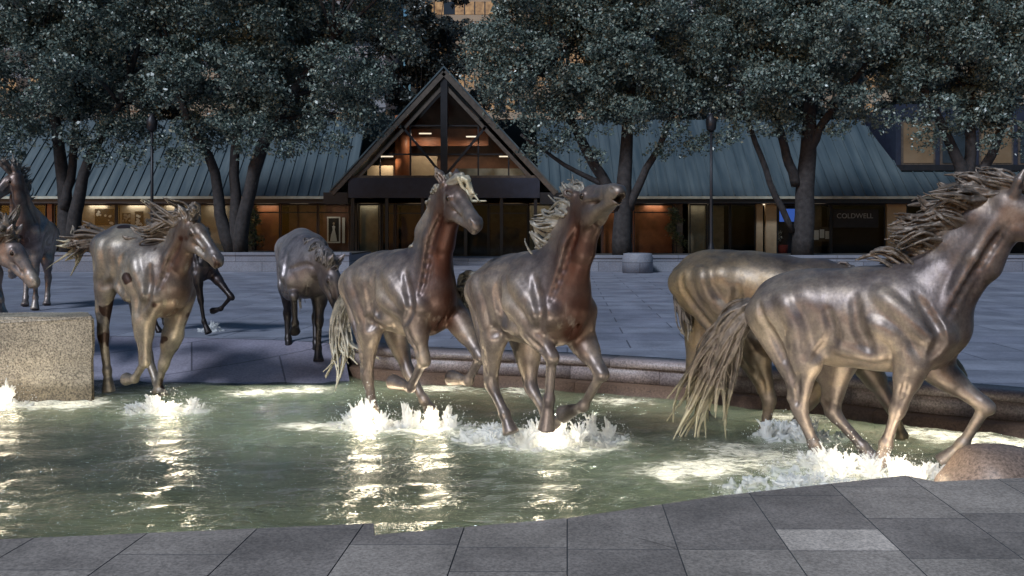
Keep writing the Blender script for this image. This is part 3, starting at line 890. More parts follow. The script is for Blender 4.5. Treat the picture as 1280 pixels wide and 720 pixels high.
H_CALLING = {'S': 1.2,
 'yaw': -55,
 'loc': (0.151, 8.3, -0.4),
 'pelvis': (-0.304, 0.0, 1.436),
 'rib': (0.089, 0.0, 1.437),
 'chest': (0.418, 0.0, 1.45),
 'neck': [(0.511, 0.0, 1.656), (0.682, 0.0, 1.959), (0.792, 0.0, 2.147)],
 'head': [(0.803, 0.0, 2.279), (1.502, -0.193, 2.379)],
 'fr': [(0.378, -0.204, 1.177), (0.604, -0.18, 0.958), (0.543, -0.168, 0.569), (0.508, -0.168, 0.294)],
 'fl': [(0.556, 0.204, 1.066), (0.848, 0.18, 0.81), (0.611, 0.168, 0.485), (0.31, 0.168, 0.362)],
 'hr': [(-0.243, -0.228, 1.061), (-0.32, -0.204, 0.591), (-0.107, -0.192, 0.334), (-0.019, -0.18, 0.169)],
 'hl': [(-0.313, 0.228, 0.865), (-0.227, 0.204, 0.517), (0.021, 0.192, 0.326), (0.174, 0.18, 0.233)],
 'tail': [(-0.803, 0.0, 1.627), (-1.063, 0.0, 1.533), (-1.189, 0.0, 1.249), (-1.237, 0.0, 1.076)],
 'ears': 1,
 'mouth': 1.0,
 'points': 0.12,
 'mane': {'dir': (-0.95, 0.25, 0.15), 'len': 0.46, 'n': 46, 'per': 7, 'droop': 0.0, 'spread': 0.28, 'tip': 0.7, 'curl': 1.3},
 'tailshape': {'n': 14, 'spread': 0.08, 'wave': 0.04, 'flick': 0.06, 'tip': 0.5},
 'stain': 1.0}
H_GALLOPER = {'S': 1.25,
 'yaw': -35,
 'loc': (-4.6, 11.0, -0.4),
 'pelvis': (-0.352, 0.0, 1.734),
 'rib': (0.069, 0.0, 1.582),
 'chest': (0.439, 0.0, 1.444),
 'neck': [(0.439, 0.0, 1.513), (0.666, 0.0, 1.78), (0.842, 0.0, 1.983)],
 'head': [(0.92, 0.0, 2.145), (1.54, -0.021, 1.701)],
 'fr': [(0.336, -0.213, 0.967), (0.313, -0.188, 0.479), (0.073, -0.175, 0.241), (-0.118, -0.175, 0.223)],
 'fl': [(0.286, 0.213, 0.769), (0.121, 0.188, 0.367), (0.003, 0.175, 0.024), (-0.049, 0.175, -0.144)],
 'hr': [(-0.476, -0.237, 1.345), (-0.556, -0.213, 0.733), (-0.486, -0.2, 0.292), (-0.471, -0.188, 0.029)],
 'hl': [(-0.376, 0.237, 0.857), (-0.265, 0.213, 0.454), (-0.035, 0.2, 0.139), (0.121, 0.188, -0.046)],
 'tail': [(-1.018, 0.0, 1.924), (-1.25, 0.0, 1.986), (-1.428, 0.0, 1.943), (-1.569, 0.0, 1.888)],
 'ears': 1,
 'points': 0.0,
 'mane': {'dir': (-1, 0.0, 0.06), 'len': 0.64, 'n': 54, 'per': 8, 'droop': 0.25, 'spread': 0.28, 'curl': 1.4, 'fore': (0.15, -0.1, 0.1)},
 'tailshape': {'n': 30, 'per': 8, 'r': 0.016, 'spread': 0.26, 'wave': 0.05, 'flick': 0.1},
 'stain': 0.8}
H_WALKER = {'S': 1.2,
 'yaw': -74,
 'loc': (-3.03, 12.8, -0.15),
 'pelvis': (-0.62, 0, 1.47),
 'rib': (0, 0, 1.4),
 'chest': (0.58, 0, 1.3),
 'neck': [(0.74, 0.05, 1.4), (0.98, 0.14, 1.45), (1.12, 0.22, 1.4)],
 'head': [(1.18, 0.27, 1.36), (1.4, 0.42, 0.7)],
 'fr': [(0.5, -0.2, 0.98), (0.86, -0.17, 0.93), (0.78, -0.15, 0.55), (0.62, -0.15, 0.42)],
 'fl': [(0.5, 0.2, 0.95), (0.58, 0.18, 0.54), (0.56, 0.17, 0.17), (0.63, 0.17, 0.0)],
 'hr': [(-0.42, -0.24, 1.0), (-0.68, -0.21, 0.56), (-0.58, -0.2, 0.18), (-0.48, -0.19, 0.02)],
 'hl': [(-0.28, 0.24, 1.0), (-0.44, 0.2, 0.5), (-0.22, 0.19, 0.16), (-0.12, 0.19, 0.01)],
 'tail': [(-1.0, 0, 1.55), (-1.15, 0, 1.3), (-1.2, 0, 0.9), (-1.22, 0, 0.55)],
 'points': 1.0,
 'mane': {'dir': (-0.2, -0.5, -0.7), 'len': 0.3, 'n': 30, 'droop': 0.5, 'thick': 0.8},
 'tailshape': {'n': 14, 'spread': 0.08},
 'stain': 0.5}
H_COLT = {'S': 0.9,
 'yaw': -25,
 'loc': (-5.2, 14.3, 0.0),
 'pelvis': (-0.741, 0.0, 1.172),
 'rib': (-0.279, 0.0, 1.178),
 'chest': (0.138, 0.0, 1.158),
 'neck': [(0.103, 0.0, 1.287), (0.172, 0.0, 1.443), (0.206, 0.0, 1.521)],
 'head': [(0.223, 0.0, 1.56), (0.664, -0.196, 1.298)],
 'fr': [(0.255, -0.153, 0.947), (0.321, -0.135, 0.552), (0.38, -0.126, 0.222), (0.481, -0.126, 0.036)],
 'fl': [(0.297, 0.153, 0.973), (0.701, 0.135, 0.61), (0.492, 0.126, 0.41), (0.305, 0.126, 0.364)],
 'hr': [(-0.701, -0.171, 0.889), (-0.757, -0.153, 0.465), (-0.659, -0.144, 0.153), (-0.562, -0.135, -0.001)],
 'hl': [(-0.961, 0.171, 0.866), (-0.868, 0.153, 0.439), (-0.75, 0.144, 0.122), (-0.632, 0.135, -0.006)],
 'tail': [(-1.106, 0.0, 1.247), (-1.217, 0.0, 1.111), (-1.254, 0.0, 0.909), (-1.254, 0.0, 0.706)],
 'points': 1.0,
 'mane': {'dir': (-0.6, 0.3, 0.3), 'len': 0.14, 'n': 24, 'droop': 0.2, 'thick': 0.6},
 'tailshape': {'n': 10, 'spread': 0.05},
 'stain': 0.3}
H_REARING = {'S': 1.38,
 'yaw': -72,
 'loc': (-10.4, 19.0, 0.0),
 'pelvis': (-0.7, 0, 1.52),
 'rib': (-0.1, 0, 1.62),
 'chest': (0.5, 0, 1.75),
 'neck': [(0.6, 0, 2.02), (0.72, -0.04, 2.38), (0.78, -0.08, 2.65)],
 'head': [(0.8, -0.1, 2.82), (1.12, -0.5, 2.3)],
 'fr': [(0.5, -0.2, 1.33), (0.95, -0.2, 1.22), (0.86, -0.19, 0.85), (0.72, -0.19, 0.74)],
 'fl': [(0.5, 0.2, 1.28), (0.56, 0.2, 0.78), (0.54, 0.2, 0.27), (0.62, 0.2, 0.02)],
 'hr': [(-0.45, -0.24, 1.05), (-0.72, -0.21, 0.6), (-0.58, -0.2, 0.2), (-0.48, -0.2, 0.03)],
 'hl': [(-0.5, 0.24, 1.05), (-0.8, 0.21, 0.62), (-0.75, 0.2, 0.2), (-0.67, 0.2, 0.02)],
 'tail': [(-1.1, 0, 1.6), (-1.35, 0, 1.6), (-1.6, 0, 1.4), (-1.8, 0, 1.2)],
 'ears': 0,
 'points': 0.35,
 'mane': {'dir': (-0.3, 0.1, 0.8), 'len': 0.6, 'n': 36, 'droop': 0.2, 'spread': 0.45, 'thick': 0.9, 'fore': (0.1, -0.2, 0.25)},
 'tailshape': {'n': 16, 'spread': 0.12},
 'stain': 0.8}
H_EDGE = {'S': 1.22,
 'yaw': -32,
 'loc': (-7.72, 12.3, -0.4),
 'pelvis': (-0.87, 0, 1.68),
 'rib': (-0.25, 0, 1.64),
 'chest': (0.35, 0, 1.6),
 'neck': [(0.5, 0, 1.78), (0.85, 0, 1.96), (1.06, 0, 2.03)],
 'head': [(1.164, 0.0, 1.944), (1.567, 0.202, 1.352)],
 'fr': [(0.75, -0.2, 1.22), (1.3, -0.18, 1.15), (1.3, -0.17, 0.75), (1.18, -0.17, 0.58)],
 'fl': [(0.45, 0.2, 1.2), (0.8, 0.18, 0.9), (0.62, 0.17, 0.5), (0.42, 0.17, 0.4)],
 'hr': [(-0.6, -0.23, 1.2), (-0.85, -0.2, 0.66), (-0.72, -0.19, 0.2), (-0.6, -0.18, 0.0)],
 'hl': [(-0.9, 0.23, 1.15), (-1.15, 0.2, 0.6), (-1.0, 0.19, 0.15), (-0.85, 0.18, -0.05)],
 'tail': [(-1.35, 0, 1.78), (-1.7, 0, 1.7), (-1.95, 0, 1.45), (-2.1, 0, 1.1)],
 'points': 0.0,
 'mane': {'dir': (-0.6, -0.3, 0.3), 'len': 0.4, 'n': 30, 'droop': 0.4, 'spread': 0.4},
 'tailshape': {'n': 14, 'spread': 0.12},
 'stain': 0.8}
# ------------------------------------------------------------------ ground, plaza, pool
def sx(u, Y): return (u - 640) / 1100 * Y          # image pixel column -> metres east at a given distance

WATER = -0.40
o = boxobj('ground', (-600, 600, -40, 900, -1.9, -1.6), M['soil']); tag(o, kind='structure')

RIM = [(-16, 14.6), (-9, 14.2), (-6, 13.9), (-3.6, 13.45), (-2.5, 12.96), (-1.78, 12.3), (-.87, 12.0), (.63, 11.56), (1.62, 11.13), (2.3, 10.8), (3.34, 10.15), (4.38, 9.32), (5.2, 8.9), (6.4, 7.8), (7.6, 6.2), (8.2, 4.2)]
LOW = [(-16, 12.0), (-9, 11.9), (-6, 11.85), (-3.6, 11.75), (-2.62, 11.7), (-2.2, 12.0)]     # foot of the sloping bank
def resample(pts, n):
    c = curve(pts, n)
    return [(float(p[0]), float(p[1])) for p in c]
rim = resample(RIM, 90)
# far plaza: strips from the rim to the building and beyond
vs, fs = [], []
for x, y in rim:
    vs += [(x, y, 0), (x * 1.0 + 0, 130, 0)]
for i in range(len(rim) - 1):
    fs.append((2 * i, 2 * i + 2, 2 * i + 3, 2 * i + 1))
b = len(vs)
vs += [(-120, 14.6, 0), (-16, 14.6, 0), (-16, 130, 0), (-120, 130, 0), (8.2, 4.2, 0), (120, 4.2, 0), (120, 130, 0), (8.2, 130, 0)]
fs += [(b, b + 1, b + 2, b + 3), (b + 4, b + 5, b + 6, b + 7)]
m = MB(); m.add(vs, fs); o = m.build('plaza', M['plaza']); tag(o, kind='structure')

# rim wall: coping course, wall course and a wet ledge at the waterline, in separate stones
def stone_run(name, path, z0, z1, off0, off1, mat, length, gap=0.012, rng=random.Random(4)):
    vs, fs, tone = [], [], []
    # arc-length walk
    P = [Vector((x, y, 0)) for x, y in path]
    acc = [0]
    for i in range(len(P) - 1): acc.append(acc[-1] + (P[i + 1] - P[i]).length)
    def at(s):
        s = max(0, min(acc[-1], s))
        for i in range(len(P) - 1):
            if acc[i + 1] >= s:
                d = (P[i + 1] - P[i]); t = (s - acc[i]) / max(1e-6, acc[i + 1] - acc[i])
                dn = d.normalized()
                return P[i] + d * t, Vector((dn.y, -dn.x, 0))     # normal towards the pool
        return P[-1], Vector((0, -1, 0))
    s = 0
    while s < acc[-1] - .05:
        L = min(length * (0.85 + .3 * rng.random()), acc[-1] - s)
        tn = rng.random() * .85
        k = 3
        b = len(vs)
        for j in range(k + 1):
            p, nrml = at(s + gap / 2 + (L - gap) * j / k)
            for o_, z in ((off0, z0), (off1, z0), (off1, z1), (off0, z1)):
                q = p + nrml * o_
                vs.append((q.x, q.y, z)); tone.append(tn)
        for j in range(k):
            for e in range(4):
                fs.append((b + j * 4 + e, b + (j + 1) * 4 + e, b + (j + 1) * 4 + (e + 1) % 4, b + j * 4 + (e + 1) % 4))
        fs.append((b, b + 1, b + 2, b + 3)); e = b + k * 4; fs.append((e + 3, e + 2, e + 1, e))
        s += L
    return mesh_fast(name, np.array(vs), np.array(fs), mat, False, None, {'tone': tone})
wallpath = [p for p in rim if p[0] > -2.6]
root = thing('pool_rim_wall', 'curved low granite wall with coping round the far side of the pool', 'wall', (0, 0, 0))
c_ = stone_run('coping', wallpath, -.075, .012, -.45, .03, M['rim'], 1.5); c_.parent = root
c_ = stone_run('stone_course', wallpath, -.27, -.085, -.40, .0, M['rim'], 1.15); c_.parent = root
c_ = stone_run('wet_ledge', wallpath, -1.4, -.275, -.40, .22, M['ledge'], 1.9); c_.parent = root

# sloping granite bank the horses come down
up_ = resample([p for p in RIM if p[0] <= -2.4], 40); lo_ = resample(LOW, 40)
vs, fs = [], []
for (a, c) in zip(up_, lo_):
    for j in range(7):
        t = j / 6
        vs.append((a[0] + (c[0] - a[0]) * t, a[1] + (c[1] - a[1]) * t, -.004 - (.46 * t ** 1.15)))
for i in range(39):
    for j in range(6):
        q = i * 7 + j
        fs.append((q, q + 1, q + 8, q + 7))
o = mesh_fast('bank', np.array(vs), np.array(fs), M['bank'], True); tag(o, kind='structure')

# near paving: slabs cut by the stepped pool edge
EDGE = [(-9, 5.6), (-6, 4.95), (-2.74, 4.71), (-.78, 4.97), (-.745, 4.78), (.32, 5.06), (1.30, 5.49), (2.66, 5.95), (2.79, 5.80), (3.43, 5.89), (5.5, 6.15), (8.2, 6.5)]
bm = bmesh.new()
poly = [bm.verts.new((x, y, 0)) for x, y in [(-9, -6), (8.2, -6)][::1]] + [bm.verts.new((x, y, 0)) for x, y in reversed(EDGE)]
bm.faces.new(poly)
ang = math.atan2(69, 1100)
dirv = Vector((math.sin(ang), math.cos(ang), 0)); side = Vector((math.cos(ang), -math.sin(ang), 0))
x0 = 0.265
for k in range(-17, 15):
    bmesh.ops.bisect_plane(bm, geom=bm.verts[:] + bm.edges[:] + bm.faces[:], plane_co=Vector((x0, 4.22, 0)) + side * (0.572 * k), plane_no=side)
rr = random.Random(11)
for k in range(-17, 15):
    lo = Vector((x0, 4.22, 0)) + side * (0.572 * k)
    y = -5.5 + rr.random()
    while y < 6.4:
        y += rr.choice([.33, .62, .62, .9])
        if k in (0, 1) and 4.2 < y < 5.4: y = {0: 4.56, 1: 4.56}[k] if y < 4.6 else 5.4
        fsel = [f for f in bm.faces if 0 < (f.calc_center_median() - lo).dot(side) < .572]
        ed = set(e for f in fsel for e in f.edges); ve = set(v for f in fsel for v in f.verts)
        bmesh.ops.bisect_plane(bm, geom=list(ve) + list(ed) + fsel, plane_co=Vector((0, y, 0)), plane_no=Vector((0, 1, 0)))
bm.faces.ensure_lookup_table()
slabs = bm.faces[:]
res = bmesh.ops.inset_individual(bm, faces=slabs, thickness=0.0035, depth=0.0, use_even_offset=True)
jf = set(res['faces'])
lay = bm.verts.layers.float.new('tone')
for f in bm.faces:
    if f in jf: f.material_index = 1
    else:
        c = f.calc_center_median()
        tn = rr.random() * .78
        if 1.3 < c.x < 1.95 and 4.5 < c.y < 4.95 and f.calc_area() > .1: tn = 1.0
        for v in f.verts: v[lay] = tn; v.co.z = 0.0
for f in bm.faces:
    if f not in jf:
        for v in f.verts: v.co.z = 0.006
# drop the pool side of the paving
be = [e for e in bm.edges if e.is_boundary]
ex = bmesh.ops.extrude_edge_only(bm, edges=be)
for v in [g for g in ex['geom'] if isinstance(g, bmesh.types.BMVert)]: v.co.z = -1.5
me = bpy.data.meshes.new('paving'); bm.to_mesh(me); bm.free()
me.materials.append(M['paving']); me.materials.append(M['joint'])
o = bpy.data.objects.new('paving', me); COL.objects.link(o); tag(o, kind='structure')

# pool floor and water
o = boxobj('pool_floor', (-20, 9.5, 3.0, 15.5, -1.55, -1.28), M['poolfloor']); tag(o, kind='structure')
CHURN = [(-3.95, 10.1, .75), (-1.55, 9.2, .7), (-.95, 9.2, .6), (0.25, 8.6, .9), (-.2, 8.8, .6), (.7, 8.6, .8), (2.75, 7.75, .9), (3.3, 7.4, .8), (2.1, 8.3, .5), (-5.7, 10.45, .8), (-5.2, 10.5, .7),
         (1.35, 7.45, .55), (1.75, 7.7, .45), (-2.2, 9.3, .45), (-3.3, 11.2, .55), (-.9, 11.5, .7), (1.3, 10.7, .6), (4.3, 8.9, .7), (-2.6, 11.4, .5), (.1, 11.3, .5), (3.1, 9.7, .45), (4.9, 8.5, .5)]
nx, ny = 300, 170
gx = np.linspace(-13, 8.4, nx); gy = np.linspace(4.0, 14.0, ny)
X, Yg = np.meshgrid(gx, gy, indexing='ij')
rng = np.random.default_rng(5)
Z = np.zeros_like(X)
for k in range(26):
    th = rng.normal(-1.2, .7); wl = 0.22 + 1.0 * rng.random() ** 1.5
    kx, ky = math.cos(th) * 2 * math.pi / wl, math.sin(th) * 2 * math.pi / wl
    Z += wl * .0034 * np.sin(kx * X + ky * Yg + rng.random() * 6.28 + .6 * np.sin(.8 * X + k))
ch = np.zeros_like(X)
for (cx, cy, s) in CHURN:
    r = np.sqrt(((X - cx) / 1.25) ** 2 + ((Yg - cy) * 1.0) ** 2)
    ch += np.exp(-(r / (.42 * s + .12)) ** 2) * (0.7 + .3 * s)
    Z += .012 * s * np.cos(r * 17) * np.exp(-r / .8)
ch = np.clip(ch, 0, 1)
Z += .03 * ch * rng.random(X.shape)
vs = np.stack([X, Yg, WATER + Z], -1).reshape(-1, 3)
ii = np.arange(nx * ny).reshape(nx, ny)
fs = np.stack([ii[:-1, :-1], ii[1:, :-1], ii[1:, 1:], ii[:-1, 1:]], -1).reshape(-1, 4)
o = mesh_fast('pool_water', vs, fs, M['water'], True, None, {'churn': ch.ravel()}); tag(o, kind='structure')

# stone block and boulder in the water
m = MB(); q_ = [(-11.0, 10.7), (-5.08, 10.7), (-5.42, 11.3), (-11.0, 11.3)]
m.add([(x, y, -1.5) for x, y in q_] + [(x, y, .62) for x, y in q_], [(0, 3, 2, 1), (4, 5, 6, 7), (0, 1, 5, 4), (1, 2, 6, 5), (2, 3, 7, 6), (3, 0, 4, 7)])
o = m.build('granite_block', M['block'])
bm = bmesh.new(); bm.from_mesh(o.data)
bmesh.ops.bevel(bm, geom=bm.edges[:], offset=.03, segments=2, affect='EDGES')
bmesh.ops.triangulate(bm, faces=bm.faces[:])
for _ in range(6): bmesh.ops.subdivide_edges(bm, edges=[q for q in bm.edges if q.calc_length() > .10], cuts=1)
from mathutils import noise as mnoise
for v in bm.verts: v.co += mnoise.noise_vector(v.co * 3.1) * .014 + mnoise.noise_vector(v.co * 11) * .006
bm.to_mesh(o.data); bm.free(); tag(o, 'big rough speckled granite block standing in the water at the left', 'stone block')
bm = bmesh.new(); bmesh.ops.create_icosphere(bm, subdivisions=4, radius=1)
for v in bm.verts:
    p = v.co; n_ = 1 + .06 * math.sin(3 * p.x + 1) * math.cos(2.5 * p.y) + .035 * math.sin(6 * p.x + 4 * p.z)
    v.co = Vector((p.x * .56 * n_, p.y * .42 * n_, p.z * .44 * n_))
    if v.co.z > 0: v.co.x -= .10 * (v.co.z / .44)
me = bpy.data.meshes.new('boulder'); bm.to_mesh(me); bm.free(); me.polygons.foreach_set("use_smooth", [True] * len(me.polygons)); me.materials.append(M['boulder'])
o = bpy.data.objects.new('boulder', me); COL.objects.link(o); o.location = (3.95, 7.0, -.49)
tag(o, 'smooth rounded pinkish brown boulder behind the paving edge', 'boulder')

# ------------------------------------------------------------------ planter walls and trees
root = None
def planter(label, xa, xb, y0, y1, zt):
    r = thing('planter', label, 'planter', ((xa + xb) / 2, y0, 0))
    w = (xb - xa) / 2
    boxobj('wall', (-w, w, .05, y1 - y0, 0, zt - .12), M['bedwall'], r)
    boxobj('coping', (-w - .03, w + .03, 0, .5, zt - .118, zt), M['bedwall'], r, .015)
    boxobj('soil', (-w + .05, w - .05, .5, y1 - y0 - .05, zt - .118, zt - .06), M['soil'], r)
    return r
planter('long stone planter wall left of the gabled entrance', -36, sx(436, 36.5), 36.5, 42.5, .80)
planter('long stone planter wall right of the gabled entrance', sx(700, 36.5), 36, 36.5, 42.5, .68)
m = MB(); m.lathe([(.62, 0), (.62, .62), (.58, .70), (.58, .78), (.40, .80)], 0, 0, 28)
r = m.build('stone_drum', M['bedwall']); r.location = (sx(797, 35.7), 35.7, 0); tag(r, 'squat round stone drum against the right planter wall', 'stone drum')
st = MB(); st.box(sx(428, 44), sx(720, 44), 44, 49, 0, .16); st.box(sx(428, 44) + .3, sx(720, 44) - .3, 44.5, 49, .162, .30)
o = st.build('entrance_steps', M['bedwall']); tag(o, 'low wide stone steps below the gabled entrance', 'steps')

def leaf_cloud(name, clumps, n_per, size, mat, parent, rng):
    """many small leaf blades scattered through clumps: (centre, radius)"""
    allp, alln = [], []
    for c, r in clumps:
        n = int(n_per * (r / .9) ** 2)
        d = rng.normal(0, 1, (n, 3)); d /= np.linalg.norm(d, axis=1)[:, None]
        rad = r * (0.35 + .65 * rng.random(n) ** .5) * (1 + .25 * np.sin(d[:, 0] * 5 + c[0]) * np.sin(d[:, 2] * 6 + c[2]))
        lob = rng.normal(0, 1, (7, 3)); lob /= np.linalg.norm(lob, axis=1)[:, None]
        near = np.max(d @ lob.T, axis=1)                      # sprays: foliage bunches towards a few twig ends
        rad = rad * (.62 + .75 * np.clip((near - .55) / .45, 0, 1)) 
        p = c + d * rad[:, None] * np.array([1, 1, .70]) + np.array([0, 0, -.10]) * (rad[:, None] > r)
        allp.append(p); alln.append(d)
    p = np.concatenate(allp); d = np.concatenate(alln)
    n = len(p)
    nn = d * .3 + rng.normal(0, .8, (n, 3)) + np.array([0, 0, .35]); nn /= np.linalg.norm(nn, axis=1)[:, None]
    t = np.cross(nn, rng.normal(0, 1, (n, 3))); t /= np.linalg.norm(t, axis=1)[:, None]
    b = np.cross(nn, t)
    L = size * (.45 + .6 * rng.random(n) + .7 * rng.random(n) ** 5)[:, None]; Wd = L * (.42 + .25 * rng.random(n))[:, None]
    vs = np.stack([p - t * L, p + b * Wd - nn * L * .12, p + t * L, p - b * Wd - nn * L * .12], 1).reshape(-1, 3)
    fs = np.arange(4 * n).reshape(n, 4)
    return mesh_fast(name, vs, fs, mat, False, parent)

def tree(label, loc, stems, env, seed, n_clump=200, n_per=680, size=.082, mat='leaf', group='live oaks along the plaza', low=None, low_n=0):
    """stems: list of polylines [(x,y,z,r)...] in local metres; env: (cx, cz, rx, ry, rz, zmin)"""
    rng = np.random.default_rng(seed)
    r = thing('oak_tree', label, 'tree', loc, 0, group)
    cx, cz, rx, ry, rz, zmin = env
    clumps = []
    while len(clumps) < n_clump:
        d = rng.normal(0, 1, 3); d /= np.linalg.norm(d)
        q = rng.random() ** .45
        c = np.array([cx + d[0] * rx * q, d[1] * ry * q, cz + d[2] * rz * q])
        if c[2] < zmin + rng.random() * 1.2: continue
        clumps.append((c, .50 + .65 * rng.random() ** 1.4))
    for (x, y, z, rad) in (low or []): clumps.append((np.array([x, y, z]), rad))
    tm = MB()
    tips = []
    for s in stems:
        pts = curve([q[:3] for q in s], 10); rad = np.interp(np.linspace(0, 1, 10), np.linspace(0, 1, len(s)), [q[3] for q in s])
        pts = [p + np.array([.035 * math.sin(i * 1.9 + seed), .03 * math.cos(i * 2.3), 0]) for i, p in enumerate(pts)]
        tm.tube(pts, list(rad), 9)
        for k in (5, 6, 7, 8, 9): tips.append((np.array(pts[k]), rad[k]))
    order = sorted(clumps, key=lambda c: -c[1])
    for c, cr in order[:46]:
        tp, tr = min(tips, key=lambda q: np.linalg.norm(q[0] - c) + max(0, q[0][2] - c[2]) * 1.2)
        mid = tp * .45 + c * .55 + np.array([rng.normal(0, .25), rng.normal(0, .25), .30])
        pts = curve([tp, mid, c], 7)
        r0 = min(tr * .75, .11)
        tm.tube(pts, list(np.linspace(r0, .018, 7)), 6)
    tm.build('trunk', M['bark'], r)
    leaf_cloud('crown', clumps, n_per, size, M[mat], r, rng)
    return r
TY = 39.2
Z0 = .66
def P_(u, v, Y=TY):       # tree points in image pixels -> metres east and height at distance Y
    return ((u - 640) / 1100 * Y, 1.65 + (290 - v) / 1100 * Y)
def stem(u0, pts, Y=TY, dy=0):
    bx = P_(u0, 300)[0]; out = []
    for i, (u, v, rpx) in enumerate(pts):
        x, z = P_(u, v); out.append((x - bx, dy * i / max(1, len(pts) - 1), max(z - Z0, -.1), rpx / 28.0))
    return out
def oak(u0, label, stems, env_px, seed, **k):
    bx = P_(u0, 300)[0]
    (uc, vc, ru, rv, ry, vmin) = env_px
    x, z = P_(uc, vc); zm = P_(0, vmin)[1] - Z0
    low = [((P_(u, v)[0] - bx), y, P_(u, v)[1] - Z0, rr_) for (u, v, y, rr_) in k.pop('lowpx', [])]
    return tree(label, (bx, TY, Z0), [stem(u0, s, dy=d) for s, d in stems], (x - bx, z - Z0, ru / 28., ry, rv / 28., zm), seed, low=low, **k)
oak(86, 'oak tree with a low forked trunk at the left end of the row',
    [([(86, 318, 12), (80, 270, 9), (74, 215, 8), (62, 150, 6), (40, 60, 4)], .6), ([(88, 316, 10), (98, 262, 8), (112, 205, 6), (150, 140, 4), (180, 60, 3)], -.5), ([(80, 262, 6), (90, 200, 5), (95, 100, 4)], .2)],
    (85, 25, 150, 165, 3.6, 195), 1, lowpx=[(0, 185, -1, .8), (35, 195, -1, .7), (135, 195, -1, .7), (175, 195, -1, .7), (225, 195, -.5, .7),(20, 165, -1, .9), (150, 165, -1.2, .8), (205, 178, -.6, .6), (60, 150, -1.5, .8), (180, 150, 0, .8)])
oak(292, 'oak tree with three close stems left of the gabled entrance',
    [([(292, 320, 10), (275, 262, 7), (268, 205, 6), (240, 160, 5), (215, 70, 3)], -.3), ([(295, 320, 9), (294, 262, 7), (292, 205, 6), (300, 120, 5), (310, 20, 4)], .3), ([(298, 320, 11), (308, 262, 8), (326, 195, 8), (360, 130, 6), (420, 50, 4)], -.5)],
    (340, 30, 175, 165, 3.6, 185), 2, n_clump=230, lowpx=[(255, 190, -1, .7), (320, 185, -1.4, .7), (365, 190, -1.2, .7), (395, 180, -1, .7), (430, 178, -1, .7), (240, 165, -1, .8), (300, 165, -1.3, .8), (350, 168, -1.2, .8), (400, 160, -1, .8), (450, 150, -1.2, .9), (470, 110, -1.2, .9)])
oak(778, 'spreading oak tree with a broad trunk right of the gabled entrance',
    [([(778, 324, 13), (778, 270, 11), (782, 215, 9), (785, 150, 7), (800, 40, 4)], .2), ([(774, 262, 7), (752, 222, 7), (722, 170, 6), (690, 100, 3)], -.5), ([(786, 262, 6), (802, 222, 5), (822, 185, 4), (850, 120, 3)], -.4), ([(765, 235, 4), (720, 215, 3), (680, 190, 2), (650, 170, 2)], -.6)],
    (745, 50, 175, 150, 3.6, 165), 3, n_clump=230, lowpx=[(610, 95, -1, 1.0), (650, 130, -1, .9), (665, 155, -1.2, .8), (700, 140, -1, .8), (715, 170, -.8, .8), (690, 180, -.5, .8), (665, 190, -.6, .6), (740, 195, -.6, .6), (740, 150, -1, .8), (820, 190, -.8, .6), (860, 185, -.8, .6), (840, 165, -1, .8), (880, 175, -.5, .6), (800, 140, -1, .8), (640, 90, -1, 1.0), (600, 70, -1, .9)])
oak(1004, 'oak tree with a thick straight trunk in front of the right roof',
    [([(1004, 324, 14), (1006, 262, 12), (1010, 205, 11), (1014, 140, 8), (1020, 30, 5)], .2), ([(996, 232, 6), (986, 205, 6), (975, 170, 5), (960, 90, 4)], -.3), ([(992, 290, 4), (968, 245, 4), (948, 195, 3.5), (930, 150, 3)], -.5), ([(1012, 190, 6), (1030, 150, 5), (1080, 80, 3)], -.4)],
    (1000, 25, 160, 155, 3.6, 160), 4, lowpx=[(905, 175, -1, .6), (1090, 150, -1, .8), (1035, 165, -1, .6),(920, 155, -1, .8), (960, 165, -1, .7), (1060, 140, -1, .8), (900, 130, -1, .9)])
oak(1206, 'oak tree with splayed stems at the right end of the row',
    [([(1206, 324, 12), (1204, 262, 10), (1200, 215, 8), (1185, 180, 6), (1150, 110, 4)], -.3), ([(1208, 262, 8), (1214, 210, 7), (1216, 150, 6), (1220, 40, 4)], .3), ([(1212, 250, 8), (1232, 205, 6), (1245, 170, 5), (1275, 90, 4)], -.4)],
    (1215, 20, 135, 160, 3.6, 180), 5, lowpx=[(1140, 150, -1, .8), (1150, 175, -1, .7), (1180, 160, -.8, .7), (1225, 180, -.8, .6), (1260, 165, -1, .8), (1290, 190, -1, .8)])
# taller trees behind the pavilion
spots = [(-28, 64, 'far dark tree behind the left end of the roof'), (-17.5, 66, 'far dark tree rising over the left roof slope'), (-7.0, 68, 'far dark tree directly behind the gable peak'),
         (12, 66, 'far dark tree rising over the right roof slope'), (21, 64, 'far dark tree above the end of the right roof'), (32, 67, 'far dark tree at the right edge behind the taller wing')]
proto = None
for i, (x, y, lb) in enumerate(spots):
    hh = [18, 18, 18, 18, 18, 18][i]
    if i % 3 == 0:
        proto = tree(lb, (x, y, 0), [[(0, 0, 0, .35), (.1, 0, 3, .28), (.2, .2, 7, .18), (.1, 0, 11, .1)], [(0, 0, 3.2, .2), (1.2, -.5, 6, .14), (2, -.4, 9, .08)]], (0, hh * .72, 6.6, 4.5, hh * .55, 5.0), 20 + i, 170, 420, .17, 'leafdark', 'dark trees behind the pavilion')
    else:
        r = proto.copy(); COL.objects.link(r); r.location = (x, y, -.0); r.rotation_euler = (0, 0, 1.9 * i); r['label'] = lb
        s = [1, 1.08, .96][i % 3]; r.scale = (s, s, s)
        for c0_ in proto.children:
            c2_ = c0_.copy(); COL.objects.link(c2_); c2_.parent = r

